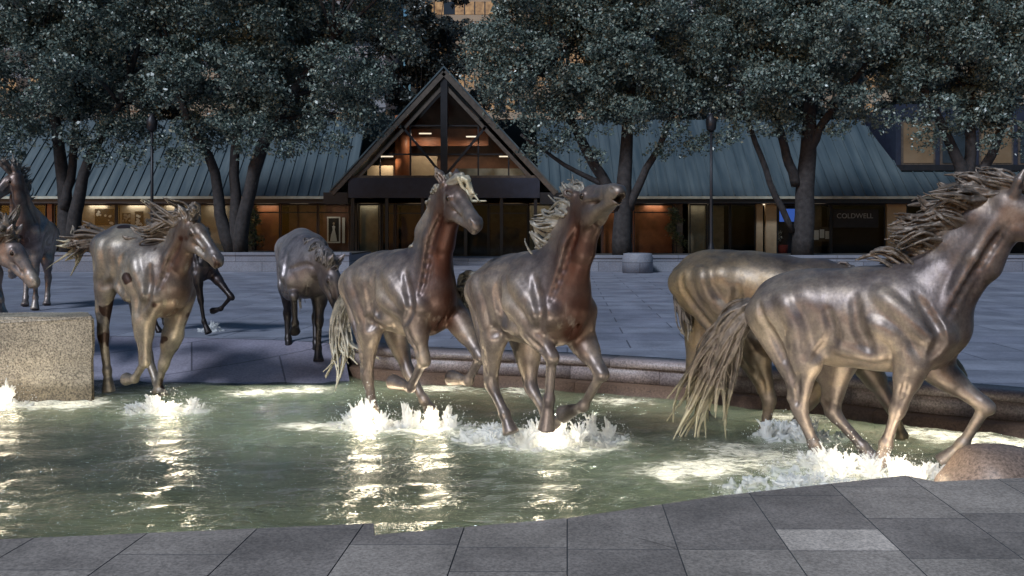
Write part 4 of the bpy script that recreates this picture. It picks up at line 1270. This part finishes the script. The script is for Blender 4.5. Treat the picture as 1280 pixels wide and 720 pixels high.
# lamp posts
def lamp_post(label, x, y):
    r = thing('lamp_post', label, 'lamp post', (x, y, .66), 0, 'dark lamp posts in the planters')
    m = MB(); m.lathe([(.16, 0), (.16, .25), (.10, .45), (.075, .6), (.065, 2.5), (.055, 5.3)], 0, 0, 12); m.build('post', M['darkmetal'], r)
    m = MB(); m.lathe([(.06, 5.3), (.20, 5.42), (.24, 5.8), (.10, 6.0), (.03, 6.12)], 0, 0, 12); m.build('lantern', M['darkmetal'], r)
lamp_post('dark lamp post between the two left trees', sx(190, 38), 38)
lamp_post('dark lamp post between the two right trees', sx(889, 38), 38)

# ------------------------------------------------------------------ pavilion with the glazed gable
pav = thing('pavilion', 'long low pavilion with steep blue grey metal roof and a glazed gable', 'building', (0, 50, 0))
BY = 50.0
def rel(o_): o_.location.y -= BY; o_.parent = pav; return o_
EZ, RZ, RY = 3.70, 8.65, 54.95
xl, xr = -42.0, sx(1150, 50)
def roof_part(name, xa, xb, skew_a, skew_b, ez, rz, ry, seam):
    m = MB()
    th = .14
    # sheet
    A = [(xa, BY, ez), (xb, BY, ez), (xb + skew_b, ry, rz), (xa + skew_a, ry, rz)]
    m.add(A + [(x, y, z - th) for x, y, z in A], [(0, 1, 2, 3), (7, 6, 5, 4), (0, 4, 5, 1), (1, 5, 6, 2), (2, 6, 7, 3), (3, 7, 4, 0)])
    x = xa + seam
    while x < xb - .05:
        t = (x - xa) / (xb - xa)
        p = Vector((x, BY - .01, ez + .03)); q = Vector((x + (skew_a + (skew_b - skew_a) * t) * 0, ry, rz + .03))
        if x > xb + skew_b:
            f = (xb - x) / (-skew_b); q = p + (q - p) * f
        m.bar(p, q, .055, .09)
        x += seam
    return rel(m.build(name, M['roof']))
GX = sx(555, 49)          # gable centre
roof_part('roof', xl, GX - 5.3, 0, 0, EZ, RZ, RY, .62)
roof_part('roof', GX + 5.3, xr, 0, -1.35, EZ, RZ, RY, .62)
# hip end
m = MB(); m.add([(xr, BY, EZ), (xr + .05, 58, EZ), (xr - 1.35, 58, RZ), (xr - 1.35, RY, RZ)], [(0, 1, 2, 3)]); rel(m.build('roof_end', M['roof']))
m = MB(); m.add([(xl, RY, RZ), (xr - 1.35, RY, RZ), (xr - 1.35, 61, EZ), (xl, 61, EZ)], [(0, 1, 2, 3)]); rel(m.build('roof_slope', M['roof']))
# gutter, soffit and fascia
for xa, xb in ((xl, GX - 6.4), (GX + 6.4, 40)):
    rel(boxobj('gutter', (xa, xb, BY - .16, BY - .02, EZ - .17, EZ - .03), M['gutter']))
    rel(boxobj('fascia', (xa, xb, BY - .02, BY + .10, EZ - .42, EZ - .172), M['frame']))
    rel(boxobj('soffit', (xa, xb, BY + .10, 51.2, EZ - .40, EZ - .34), M['fascia']))
# right wing: low roof, wall and upper windows
m = MB()
A = [(xr + .02, BY, EZ), (40, BY, EZ), (40, 51.9, 5.25), (xr - .3, 51.9, 5.25)]
m.add(A, [(0, 1, 2, 3)])
x = xr + .4
while x < 40: m.bar((x, BY - .01, EZ + .03), (x, 51.9, 5.28), .055, .09); x += .62
rel(m.build('wing_roof', M['roof']))
rel(boxobj('wing_wall', (xr - .5, 40, 52.0, 60, 5.0, 9.2), M['fascia']))
rel(boxobj('wing_band', (xr - .6, 40, 51.75, 51.99, 5.26, 5.60), M['frame']))
for k in range(7):
    xa = xr - .2 + k * 2.3
    f = rel(boxobj('window', (xa, xa + 2.0, 51.93, 51.998, 5.62, 8.2), M['timber']))
    g = boxobj('pane', (xa + .12, xa + 1.88, 51.90, 51.928, 5.72, 8.1), [M['winlit'], M['windark'], M['winlit'], M['windark']][k % 4], None); g.parent = f
# back wall and floor inside
rel(boxobj('interior_floor', (xl, 40, 50.6, 58, .02, .14), M['midroom']))
rel(boxobj('interior_ceiling', (xl, 40, 51.25, 58, 3.28, 3.34), M['midroom']))
rel(boxobj('interior_wall', (xl, 40, 57.6, 57.9, .1, 6.5), M['darkroom']))

# shop windows: bay by bay
WY = 51.0
def bay(ua, ub, kind, depth=2.2, z1=3.28, header=None):
    xa, xb = sx(ua, WY), sx(ub, WY)
    m = MB(); t = .05
    m.box(xa, xa + t, WY - .06, WY + .06, .14, z1); m.box(xb - t, xb, WY - .06, WY + .06, .14, z1)
    m.box(xa + t, xb - t, WY - .06, WY + .06, z1 - .09, z1); m.box(xa + t, xb - t, WY - .06, WY + .06, .14, .30)
    if header: m.box(xa + t, xb - t, WY - .05, WY + .05, header, header + .07)
    f = rel(m.build('window', M['frame']))
    g = boxobj('pane', (xa + t, xb - t, WY - .012, WY - .004, .302, z1 - .092), M['glass'], f)
    if kind:
        p = boxobj('display_panel', (xa + .02, xb - .02, WY + depth, WY + depth + .06, .145, z1), M[kind], f)
    return xa, xb
def pier(ua, ub, mat):
    rel(boxobj('pier', (sx(ua, WY), sx(ub, WY), WY - .10, WY + .25, .141, 3.279), M[mat]))
bay(-130, -60, 'darkroom'); bay(-60, 0, 'midroom'); bay(0, 58, 'midroom', 2.5)
pier(60, 66, 'orange'); bay(68, 96, 'brownwall', .8)
bay(98, 145, 'paper', .35); bay(146, 192, 'paper', .35); bay(193, 244, 'paper', .35); bay(245, 300, 'paper', .5)
pier(302, 316, 'frame')
bay(317, 350, 'orange', .5, header=2.75); bay(351, 397, 'brownwall', 1.8, header=2.75); bay(398, 437, 'brownwall', 1.2, header=2.75)
pier(438, 447, 'frame'); bay(448, 474, 'beige', .4); pier(475, 477, 'frame')
bay(478, 493, 'brownwall', 2, header=2.7); bay(494, 545, 'brownwall', 2.6, header=2.7); pier(546, 552, 'timber'); bay(553, 610, 'darkroom', 3); bay(611, 660, 'midroom', 3, header=2.7); bay(661, 690, 'beige', .6)
bay(691, 752, 'darkroom'); bay(753, 791, 'orange', .5, header=2.75); bay(792, 842, 'orange', .4, header=2.75)
pier(843, 853, 'timber'); bay(862, 884, 'beige', .5); bay(885, 912, 'beige', 1.3); bay(913, 944, 'darkroom')
pier(945, 953, 'tanwall'); pier(957, 970, 'tanwall')
bay(971, 1002, 'fascia', 1.0); bay(1003, 1038, 'midroom', 1.4); bay(1039, 1106, 'darkroom', .6); pier(1108, 1132, 'tanwall')
bay(1133, 1200, 'darkroom'); bay(1200, 1280, 'midroom'); bay(1280, 1380, 'darkroom')
# light inside the shops (lit ceiling lamps)
for u, e in ((30, 25), (121, 42), (170, 38), (218, 36), (270, 24), (333, 34), (374, 26), (418, 40), (461, 10), (520, 34), (640, 18), (676, 6), (772, 30), (818, 40), (873, 8), (962, 10), (1020, 16), (1245, 10)):
    x = sx(u, WY + .2)
    f = boxobj('ceiling_lamp', (x - .5, x + .5, WY + .12, WY + .30, 3.22, 3.279), M['ceillamp']); rel(f)
    ld = bpy.data.lights.new('shop_light', 'AREA'); ld.shape = 'RECTANGLE'; ld.size = 1.0; ld.size_y = .18; ld.energy = e * .075; ld.color = (1.0, .88, .74)
    lo_ob = bpy.data.objects.new('shop_light', ld); COL.objects.link(lo_ob); lo_ob.location = (x, WY + .21 - BY, 3.20); lo_ob.rotation_euler = (R(12), 0, 0); lo_ob.parent = pav

# glazed gable
GY = 49.0
hw, az, bz = 6.0, 10.45, 3.95
def gp(dx, z, y=GY): return (GX + dx, y, z)
for s, nm in ((-1, 'gable_rafter'), (1, 'gable_rafter')):
    m = MB()
    m.bar(gp(s * (hw + .25), bz - .15), gp(s * .0, az + .08), .30, .34)
    m.bar(gp(s * (hw - .72), bz + .25, GY + .12), gp(0, az - .62, GY + .12), .16, .20)
    rel(m.build(nm, M['timber']))
    m = MB()
    a_, b_ = gp(s * (hw + .30), bz - .05, GY - .2), gp(0, az + .32, GY - .2)
    a2, b2 = (a_[0], 57, a_[2]), (b_[0], 57, b_[2])
    m.add([a_, b_, b2, a2, (a_[0], a_[1], a_[2] + .12), (b_[0], b_[1], b_[2] + .12), (b2[0], b2[1], b2[2] + .12), (a2[0], a2[1], a2[2] + .12)],
          [(0, 1, 2, 3), (7, 6, 5, 4), (0, 4, 5, 1), (1, 5, 6, 2), (2, 6, 7, 3), (3, 7, 4, 0)])
    rel(m.build('gable_roof', M['roof']))
    # boxed eave returns at both feet
    rel(boxobj('eave_box', (GX + s * 5.35 if s > 0 else GX - 6.7, GX + 6.7 if s > 0 else GX - 5.35, GY - .1, GY + .9, bz - .95 + .2, bz - .1), M['frame']))
rel(boxobj('king_post', (GX - .19, GX + .19, GY - .06, GY + .2, bz + .55, az - .05), M['frame']))
m = MB()
m.bar(gp(-2.35, 7.55, GY + .1), gp(-.15, 4.9, GY + .1), .12, .14); m.bar(gp(2.35, 7.55, GY + .1), gp(.15, 4.9, GY + .1), .12, .14)
rel(m.build('truss_brace', M['frame']))
rel(boxobj('gable_beam', (GX - 5.33, GX + 5.33, GY - .05, GY + .35, 3.55, 4.66), M['fascia']))
rel(boxobj('gable_sill', (GX - 5.2, GX + 5.2, GY + .05, GY + .30, 4.664, 4.80), M['timber']))
for dx in (-5.1, -3.2, -1.2, 1.2, 3.2, 5.1):
    rel(boxobj('entrance_column', (GX + dx - .09, GX + dx + .09, GY + .05, GY + .22, .302, 3.549), M['frame']))
m = MB()
for dx in (-3.6, -1.9, 1.9, 3.6):
    zt = az - .5 - abs(dx) * 1.12
    m.box(GX + dx - .045, GX + dx + .045, GY + .22, GY + .30, 4.80, zt)
for z in (6.0, 7.6):
    w = (az - z) / 1.12 - .7
    m.box(GX - w, GX - .2, GY + .22, GY + .30, z - .04, z + .04); m.box(GX + .2, GX + w, GY + .22, GY + .30, z - .04, z + .04)
rel(m.build('gable_mullions', M['frame']))
m = MB(); m.add([gp(-5.2, 4.8, GY + .32), gp(5.2, 4.8, GY + .32), gp(0, 10.3, GY + .32)], [(0, 1, 2)]); rel(m.build('gable_glass', M['glass']))
# upper room seen through the gable
rel(boxobj('loft_floor', (GX - 5.6, GX + 5.6, GY + .5, 55, 4.5, 4.62), M['midroom']))
m = MB(); m.add([(GX - 5.2, 53, 4.63), (GX + 5.2, 53, 4.63), (GX, 53, 10.45), (GX - 5.2, 53.2, 4.63), (GX + 5.2, 53.2, 4.63), (GX, 53.2, 10.45)], [(0, 1, 2), (5, 4, 3), (0, 3, 4, 1), (1, 4, 5, 2), (2, 5, 3, 0)]); rel(m.build('loft_wall', M['brownwall']))
rel(boxobj('loft_header', (GX - 2.3, GX + 2.4, 51.6, 51.8, 6.7, 7.7), M['orange']))
rel(boxobj('partition', (GX - 4.6, GX - 3.1, 51.0, 51.1, 4.63, 5.5), M['tanwall']))
rel(boxobj('partition', (GX - 2.1, GX - .6, 51.5, 51.6, 4.63, 6.1), M['tanwall']))
rel(boxobj('counter', (GX + .5, GX + 4.5, 50.6, 51.0, 4.63, 5.3), M['beige']))
m = MB(); m.tube([(GX - 2.6, 51.2, 4.63), (GX - 2.6, 51.2, 8.4)], [.42, .42], 18); rel(m.build('round_column', M['orange']))
for dx, e in ((-3.4, 30), (-1.2, 40), (1.5, 35), (3.4, 20)):
    f = boxobj('ceiling_lamp', (GX + dx - .35, GX + dx + .35, 50.5, 50.65, 8.0 - abs(dx) * .6, 8.06 - abs(dx) * .6), M['ceillamp']); rel(f)
    ld = bpy.data.lights.new('loft_light', 'AREA'); ld.shape = 'RECTANGLE'; ld.size = .7; ld.size_y = .15; ld.energy = e * .6; ld.color = (1, .80, .60)
    lo_ob = bpy.data.objects.new('loft_light', ld); COL.objects.link(lo_ob); lo_ob.location = (GX + dx, 50.57 - BY, 7.97 - abs(dx) * .6); lo_ob.parent = pav

# things in the shop windows
def text_mesh(name, body, size, mat, parent, loc, ext=.004):
    cu = bpy.data.curves.new(name, 'FONT'); cu.body = body; cu.size = size; cu.extrude = ext
    tmp = bpy.data.objects.new(name + '_tmp', cu); COL.objects.link(tmp)
    dg = bpy.context.evaluated_depsgraph_get()
    me = bpy.data.meshes.new_from_object(tmp.evaluated_get(dg)); bpy.data.objects.remove(tmp)
    me.materials.clear(); me.materials.append(mat)
    o = bpy.data.objects.new(name, me); COL.objects.link(o); o.parent = parent; o.location = loc; o.rotation_euler = (R(90), 0, 0)
    return o
def poster(label, u, z, w, h, seed, y=WY + .33):
    r = thing('window_poster', label, 'poster', (sx(u, y), y, z), 0, 'posters in the shop windows')
    rg = random.Random(seed)
    boxobj('sheet', (-w / 2, w / 2, -.012, 0, 0, h), M['ink'], r)
    m = MB()
    for k in range(11):
        cx, cz = rg.uniform(-w * .4, w * .4), rg.uniform(h * .1, h * .9); a = rg.uniform(.05, .13)
        n = 7; ph = rg.random() * 6
        ring = [(cx + a * (0.6 + .5 * rg.random()) * math.cos(ph + 2 * math.pi * i / n), cz + a * (0.5 + .5 * rg.random()) * math.sin(ph + 2 * math.pi * i / n)) for i in range(n)]
        m.add([(max(-w / 2, min(w / 2, x)), -.0145 - k * .0004, max(0, min(h, z_))) for x, z_ in ring], [tuple(range(n))])
    m.build('print', M['white'] if seed % 2 else M['silver'], r)
poster('black poster with pale shapes in the first lit window', 131, 2.05, 1.15, .95, 1)
poster('small dark poster left of a narrow one in the second lit window', 158, 2.1, .5, .65, 2)
poster('tall narrow dark poster in the second lit window', 174, 1.9, .5, .95, 3)
poster('dark poster behind the lamp post', 203, 1.8, .8, 1.1, 4)
poster('wide dark poster above the galloping horse', 228, 2.2, 1.0, .7, 5)
poster('low dark poster beside the forked trunk', 106, 1.3, .4, .8, 7)
m = MB()
rg = random.Random(3)
x = 0
r = thing('script_lettering', 'dark handwritten style lettering on the first lit window', 'lettering', (sx(118, WY + .33), WY + .33, 1.45))
for k in range(9):
    m.tube([(x, -.02, 0), (x + .03, -.02, .16 + .1 * rg.random()), (x + .08, -.02, .02), (x + .12, -.02, .12)], [.014] * 4, 5); x += .13
m.build('strokes', M['ink'], r)
r = thing('framed_picture', 'white framed picture of a figure in a white dress', 'picture', (sx(417, 52.0), 52.05, 1.0))
w, h = .78, 1.55
m = MB(); m.box(-w / 2, w / 2, -.03, 0, 0, .08); m.box(-w / 2, w / 2, -.03, 0, h - .08, h); m.box(-w / 2, -w / 2 + .08, -.03, 0, .08, h - .08); m.box(w / 2 - .08, w / 2, -.03, 0, .08, h - .08); m.build('frame', M['white'], r)
boxobj('canvas', (-w / 2 + .08, w / 2 - .08, -.015, 0, .08, h - .08), M['ink'], r)
m = MB(); m.add([(-.22, -.018, .1), (.20, -.018, .1), (.13, -.018, .5), (.06, -.018, .78), (.09, -.018, .98), (0, -.018, 1.05), (-.09, -.018, .98), (-.06, -.018, .78), (-.15, -.018, .5)], [tuple(range(9))]); m.build('dress', M['white'], r)
m = MB(); m.add([(.06 * math.cos(a), -.019, 1.15 + .08 * math.sin(a)) for a in np.linspace(0, 6.28, 12)[:-1]], [tuple(range(11))]); m.build('head', M['tanwall'], r)
boxobj('banner', (.50, .66, -.02, 0, .0, 1.5), M['white']).parent = r
r = thing('shop_sign', 'dark shop sign panel with faint grey lettering', 'sign', (sx(1042, WY - .1), WY - .09, 1.9))
boxobj('panel', (0, 2.6, 0, .03, 0, 1.05), M['darkroom'], r)
text_mesh('lettering', 'COLDWELL', .40, M['silver'], r, (.18, -.004, .55))
def plant(label, u, y, z, h, s):
    r = thing('potted_plant', label, 'potted plant', (sx(u, y), y, z), 0)
    m = MB(); m.lathe([(.02, 0), (.20, 0), (.27, .42), (.24, .42), (.22, .36)], 0, 0, 16); m.build('pot', M['terracotta'], r)
    m = MB(); m.tube([(0, 0, .36), (.03, .02, h * .5), (0, 0, h * .9)], [.03, .025, .01], 6); m.build('stem', M['bark'], r)
    rg = np.random.default_rng(s)
    leaf_cloud('foliage', [(np.array([rg.normal(0, .16), rg.normal(0, .15), h * (.35 + .6 * k / 7)]), .34) for k in range(8)], 900, .075, M['houseplant'], r, rg)
plant('tall leafy potted plant in front of the orange panel', 845, 49.4, .0, 3.0, 3)
plant('slim potted plant beside the three stemmed tree', 318, 49.5, .0, 2.9, 4)
r = thing('display_screen', 'small glowing blue screen hung behind the thick trunk', 'screen', (sx(985, WY + .3), WY + .3, 2.2))
boxobj('casing', (-.55, .55, 0, .08, 0, .85), M['frame'], r); boxobj('screen', (-.5, .5, -.012, -.001, .05, .8), M['screen'], r)
r = thing('flower_pot', 'red pot of white flowers in the shop window', 'flower pot', (sx(977, WY + .4), WY + .4, .145))
m = MB(); m.lathe([(.02, 0), (.28, 0), (.36, .75), (.30, .75)], 0, 0, 16); m.build('pot', M['red'], r)
rg = np.random.default_rng(8); leaf_cloud('flowers', [(np.array([rg.normal(0, .14), rg.normal(0, .1), 1.0 + .16 * k]), .22) for k in range(4)], 900, .05, M['white'], r, rg)
r = thing('notice_board', 'white papers pinned in the window right of the thick trunk', 'notice board', (sx(1026, WY + .25), WY + .25, 1.2))
boxobj('board', (-.6, .6, 0, .03, -.1, .75), M['midroom'], r)
m = MB(); m.box(-.5, -.12, -.012, -.002, 0, .55); m.box(-.06, .2, -.012, -.002, .1, .6); m.box(.26, .52, -.012, -.002, .05, .5); m.build('papers', M['white'], r)

# ------------------------------------------------------------------ office towers behind
def tower(label, x0, x1, y, z1, mat, lit, seed, bandh=3.6, colw=2.4, group=None):
    r = thing('office_tower', label, 'office building', ((x0 + x1) / 2, y, 0))
    w = (x1 - x0) / 2
    boxobj('wall', (-w, w, 0, 20, 0, z1), M[mat], r)
    rg = random.Random(seed)
    z = 5.0
    while z < z1 - 1:
        boxobj('window', (-w + .7, w - .7, -.05, .02, z, z + bandh * .52), M['ribbonlit'] if rg.random() < lit else M['ribbondark'], r)
        z += bandh
    m = MB(); z = 4.2
    while z < z1 + .1: m.box(-w - .1, w + .1, -.14, -.055, z - .25, z + .05); z += bandh
    m.build('ledges', M[mat], r)
tower('tan office tower seen between the left trees', -46, -29.5, 95, 21.0, 'tower_tan', .25, 1)
tower('pale grey office tower behind the left trees', -28.5, -17, 118, 44, 'tower_grey', .15, 2)
tower('warmly lit office tower behind the gable peak', -15, 16, 130, 60, 'tower_tan', .75, 3)
tower('grey office tower behind the right trees', 17.5, 40, 120, 52, 'tower_grey', .2, 4)
tower('tan office tower at the far right', 42, 64, 110, 40, 'tower_tan', .35, 5)
tower('grey office tower at the far left edge', -72, -48, 112, 46, 'tower_grey', .2, 6)
# ------------------------------------------------------------------ the horses
make_horse(H_NEAR, 'nearest bronze horse at the right with long mane streaming back and frayed tail', M['bronze'], M['hair'], .0125, 3)
make_horse(H_BEHIND, 'golden brown bronze horse half hidden behind the nearest horse', M['bronze_gold'], M['hair_dark'], .016, 4)
make_horse(H_UPRIGHT, 'bronze horse with upright head and forelock, left of the head raised horse', M['bronze'], M['hair_light'], .0125, 5)
make_horse(H_CALLING, 'bronze horse with head thrown up and mouth open in the middle', M['bronze'], M['hair_light'], .0125, 6)
make_horse(H_GALLOPER, 'spotted bronze horse galloping with its tail streaming out beside the stone block', M['bronze_spot'], M['hair'], .014, 7)
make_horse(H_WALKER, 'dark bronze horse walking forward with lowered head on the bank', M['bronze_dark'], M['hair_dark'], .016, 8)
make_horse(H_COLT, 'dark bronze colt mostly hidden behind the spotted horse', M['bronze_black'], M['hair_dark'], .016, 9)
make_horse(H_REARING, 'farthest pinkish bronze horse at upper left with tossed mane', M['bronze_pale'], M['hair'], .02, 10)
make_horse(H_EDGE, 'bronze horse cut by the left edge, head low above the stone block', M['bronze_pale'], M['hair'], .016, 11)

# ------------------------------------------------------------------ splashes round the hooves
def splash(label, loc, w, h, seed, jets=34, drops=420, spout=False):
    """a churned mound with curling jets and flying drops, one mesh"""
    rng = np.random.default_rng(seed)
    F = Field((-w * 1.2, -w * .8, -.08), (w * 1.2, w * .8, h * 1.25), .0095)
    if spout:
        F.add((0, 0, -.05), (0, 0, h * .8), w * .16, w * .04, .03)
    npk = max(3, int(w * 16)) if not spout else 1
    for k in range(npk):
        a = rng.random() * 6.28; q = rng.random() ** .7
        c = V(math.cos(a) * q * w * .85, math.sin(a) * q * w * .5, 0) * (0 if spout else 1)
        ph_ = h * (.45 + .55 * rng.random()) * (1 - .35 * q); pw_ = w * (.16 + .14 * rng.random()) * (1.9 if spout else 1)
        for j in range(jets):                                 # thin streaks thrown up and out, falling back
            b_ = rng.random() * 6.28; sp = pw_ * (.15 + .95 * rng.random()); hh_ = ph_ * (.45 + .6 * rng.random())
            p0 = c + V(math.cos(b_), math.sin(b_) * .8, 0) * pw_ * .35 * rng.random()
            o_ = V(math.cos(b_), math.sin(b_) * .8, 0) * sp
            ts = np.linspace(0, .55 + .45 * rng.random(), 6); r_ = .007 + .008 * rng.random()
            q_ = [p0 + o_ * t * 1.3 + V(0, 0, hh_ * (2.1 * t - 1.15 * t * t)) for t in ts]
            for i in range(5): F.add(q_[i], q_[i + 1], r_ * (1.25 - .14 * i), r_ * (1.25 - .14 * (i + 1)), .010)
        F.add(c + V(0, 0, -.06), c + V(0, 0, ph_ * .50), pw_ * .62, pw_ * .15, .03)
    for k in range(int(30 + 60 * w)):
        a = rng.random() * 6.28; q = rng.random() ** .55 * 1.15
        p = V(math.cos(a) * q * w, math.sin(a) * q * w * .62, -.012)
        F.add(p, p + V(rng.normal(0, .04), rng.normal(0, .03), .02 + .05 * rng.random()), .016 + .03 * rng.random(), .012, .02)
    F.add((-w * .75, 0, -.035), (w * .75, 0, -.035), w * .45, w * .45, .03, (0, 0, 1), .10)
    F.ripple(.005, 70.0, seed * 1.3)
    v, f = F.mesh()
    # drops
    oc = np.array([(1, 0, 0), (-1, 0, 0), (0, 1, 0), (0, -1, 0), (0, 0, 1), (0, 0, -1)], float)
    of = np.array([(0, 2, 4, 4), (2, 1, 4, 4), (1, 3, 4, 4), (3, 0, 4, 4), (2, 0, 5, 5), (1, 2, 5, 5), (3, 1, 5, 5), (0, 3, 5, 5)])
    V_, F_ = [v], [f]; base = len(v)
    for k in range(drops):
        a = rng.random() * 6.28; q = rng.random() ** .6 * 1.35
        p = V(math.cos(a) * q * w, math.sin(a) * q * w * .7, h * 1.25 * rng.random() * max(.08, 1.1 - q * .75))
        r_ = .002 + .005 * rng.random() ** 2
        V_.append(p + oc * r_ * V(1, 1, 1.3)); F_.append(of + base); base += 6
    vv, ff = np.concatenate(V_), np.concatenate(F_)
    me = bpy.data.meshes.new('water_splash')
    tri = ff[:, 2] == ff[:, 3]
    faces = [tuple(x) for x in ff[~tri].tolist()] + [tuple(x[:3]) for x in ff[tri].tolist()]
    me.from_pydata(vv.tolist(), [], faces); me.update()
    me.polygons.foreach_set("use_smooth", [True] * len(me.polygons)); me.materials.append(M['splash'])
    o = bpy.data.objects.new('water_splash', me); COL.objects.link(o); o.location = (*loc, WATER)
    return tag(o, label, 'splash', 'white splashes kicked up in the pool')
splash('white splash under the supporting foreleg of the spotted horse', (-3.95, 10.1), 0.428, 0.256, 1)
splash('white splash at the hind hoof of the upright headed horse', (-1.52, 9.25), 0.378, 0.354, 2)
splash('narrow white spout left of the middle between the two pale horses', (-1.16, 9.2), 0.214, 0.354, 3, 30, 250)
splash('low white spout just left of the rounder one between the pale horses', (-.90, 9.25), 0.189, 0.256, 4, 30, 200)
splash('rounded white spout just left of the head raised horse', (-.68, 9.2), 0.252, 0.354, 5, 34, 250)
splash('low white splash at the hind hoof of the head raised horse', (-.12, 8.75), 0.403, 0.197, 6)
splash('broad white splash under the hanging front hooves of the head raised horse', (.42, 8.5), 0.529, 0.354, 7, 46, 800)
splash('ragged white splash right of the head raised horse', (.80, 8.65), 0.315, 0.354, 12, 30, 500)
splash('broad white splash under the hind hooves of the nearest horse', (2.78, 7.45), 0.529, 0.335, 8, 44, 800)
splash('white splash under the planted foreleg of the nearest horse', (3.22, 7.25), 0.403, 0.266, 9, 34, 600)
splash('long low white splash against the near paving edge', (2.25, 7.0), 0.504, 0.157, 13, 30, 500)
splash('pale splash around the folded legs of the half hidden horse', (2.85, 8.75), 0.428, 0.295, 10)
splash('pointed white jet in front of the stone block', (-5.95, 10.35), 0.277, 0.413, 11, 130, 260, True)
o = splash('small bluish spray below the colt', (0, 0), 0.202, 0.236, 14, 40, 60, True); o.location = (sx(264, 14.6), 14.6, .0)

# ------------------------------------------------------------------ pool lights: sunk in the near wall and under the water
def pool_light(label, loc, target, energy, cone=110, col=(1.0, .84, .58), lens=True, width=0.0, group='underwater lights of the fountain'):
    r = thing('pool_light', label, 'pool light', loc, 0, group)
    d = (Vector(target) - Vector(loc)).normalized()
    r.rotation_mode = 'QUATERNION'; r.rotation_quaternion = d.to_track_quat('Z', 'Y')
    if width:                     # a bar of lamps on the pool floor
        boxobj('housing', (-width / 2 - .1, width / 2 + .1, -.06, .06, -.08, 0), M['darkmetal'], r, .01)
        for k in range(4):
            x = -width / 2 + width * k / 3
            m = MB(); m.lathe([(.001, .012), (.03, .010), (.045, .002)], x, 0, 14); m.build('lens', M['lens'], r)
            ld = bpy.data.lights.new('pool_lamp', 'SPOT'); ld.energy = energy / 4; ld.spot_size = R(cone); ld.spot_blend = .8; ld.shadow_soft_size = 0.0; ld.color = col
            lo_ = bpy.data.objects.new('pool_lamp', ld); COL.objects.link(lo_); lo_.parent = r; lo_.location = (x, 0, .05); lo_.rotation_euler = (R(180), 0, 0)
        return r
    m = MB(); m.lathe([(.03, -.10), (.085, -.08), (.10, -.02), (.105, .02), (.088, .022), (.085, .0)], 0, 0, 20); m.build('housing', M['darkmetal'], r)
    m = MB(); m.lathe([(.001, .006), (.05, .006), (.084, .0)], 0, 0, 20); m.build('lens', M['lamp' if lens else 'lens'], r)
    ld = bpy.data.lights.new('pool_lamp', 'SPOT'); ld.energy = energy; ld.spot_size = R(cone); ld.spot_blend = .8; ld.shadow_soft_size = .03 if lens else 0.0; ld.color = col
    lo_ = bpy.data.objects.new('pool_lamp', ld); COL.objects.link(lo_); lo_.parent = r; lo_.location = (0, 0, .05); lo_.rotation_euler = (R(180), 0, 0)
    return r
WARM = (1.0, .92, .78)
LIGHTS_NEAR = [((-4.2, 5.2, -.32), (-4.6, 10.9, 1.0), 70), ((-2.2, 5.1, -.32), (-2.0, 9.6, .9), 70), ((-.2, 5.25, -.32), (-.2, 8.6, .9), 62), ((1.6, 5.85, -.32), (2.0, 8.8, .7), 22), ((3.1, 6.15, -.32), (3.4, 8.0, 1.0), 10)]
for (l_, t_, e_), nm in zip(LIGHTS_NEAR, ('first', 'second', 'third', 'fourth', 'fifth')):
    pool_light('%s pool light from the left in the near pool wall' % nm, (l_[0], l_[1], -.24), (t_[0], t_[1], .1), e_ * 1.15, 120, WARM)
LIGHTS_IN = [((-1.52, 9.20, -.39), 'at the hind hoof of the upright headed horse', 10), ((.42, 8.45, -.39), 'inside the broad middle splash', 14), ((-3.95, 10.05, -.39), 'under the foreleg of the spotted horse', 9), ((2.78, 7.42, -.39), 'inside the broad right splash', 9), ((-.85, 9.2, -.39), 'inside the low white spout', 8), ((-5.95, 10.3, -.39), 'inside the pointed jet by the stone block', 4), ((3.22, 7.22, -.39), 'under the planted foreleg of the nearest horse', 10)]
for l_, nm, e_ in LIGHTS_IN:
    r = pool_light('low pool light %s' % nm, (l_[0], l_[1], -.47), (l_[0], l_[1] - .002, 2), e_ * 1.9, 165, (1.0, .86, .64))
    lm = r.children[-1]; lm.location = (0, 0, .20)
    pl = bpy.data.lights.new('pool_lamp', 'POINT'); pl.energy = e_ * 1.15; pl.color = (1.0, .84, .60); pl.shadow_soft_size = .16; lm.data = pl
LIGHTS_RIM = [(-3.3, 11.2, 'under the sloping bank at left'), (-2.4, 11.4, 'where the bank meets the rim wall'), (-.9, 11.45, 'below the rim wall behind the pale horses'), (1.3, 10.6, 'below the rim wall right of the middle'), (4.3, 8.75, 'below the rim wall at right'), (3.1, 9.5, 'below the rim wall behind the right horses'),
              (1.45, 7.45, 'left of the near right horses'), (-5.3, 10.3, 'in front of the stone block'),
              (-4.6, 6.3, 'under the near edge at the left'), (-2.7, 6.3, 'under the near edge at left centre'), (-.8, 6.3, 'under the near edge below the paving step'), (.9, 6.5, 'under the near edge right of the paving step')]
LIGHTS_RIM += [(-1.2, 9.0, 'under the splashes of the upright headed horse'), (.35, 8.35, 'under the splashes of the head raised horse'), (-3.9, 9.9, 'under the splash of the spotted horse'), (2.7, 7.4, 'under the splashes of the nearest horse'), (-2.3, 9.2, 'left of the middle splashes'), (4.9, 8.4, 'beside the boulder')]
for x, y, nm in LIGHTS_RIM:
    rim_ = any(w_ in nm for w_ in ('rim', 'bank'))
    r = pool_light('sunken bar of pool lights %s' % nm, (x, y, -1.18), (x, y, 2.0), 70 if rim_ else (44 if y > 7 else 22), 150, WARM if y > 7 else (1.0, .84, .58), False, 1.5 if rim_ else .9)
    r.rotation_mode = 'XYZ'; r.rotation_euler = (0, 0, R(-22) if x > 1.5 and rim_ else 0)
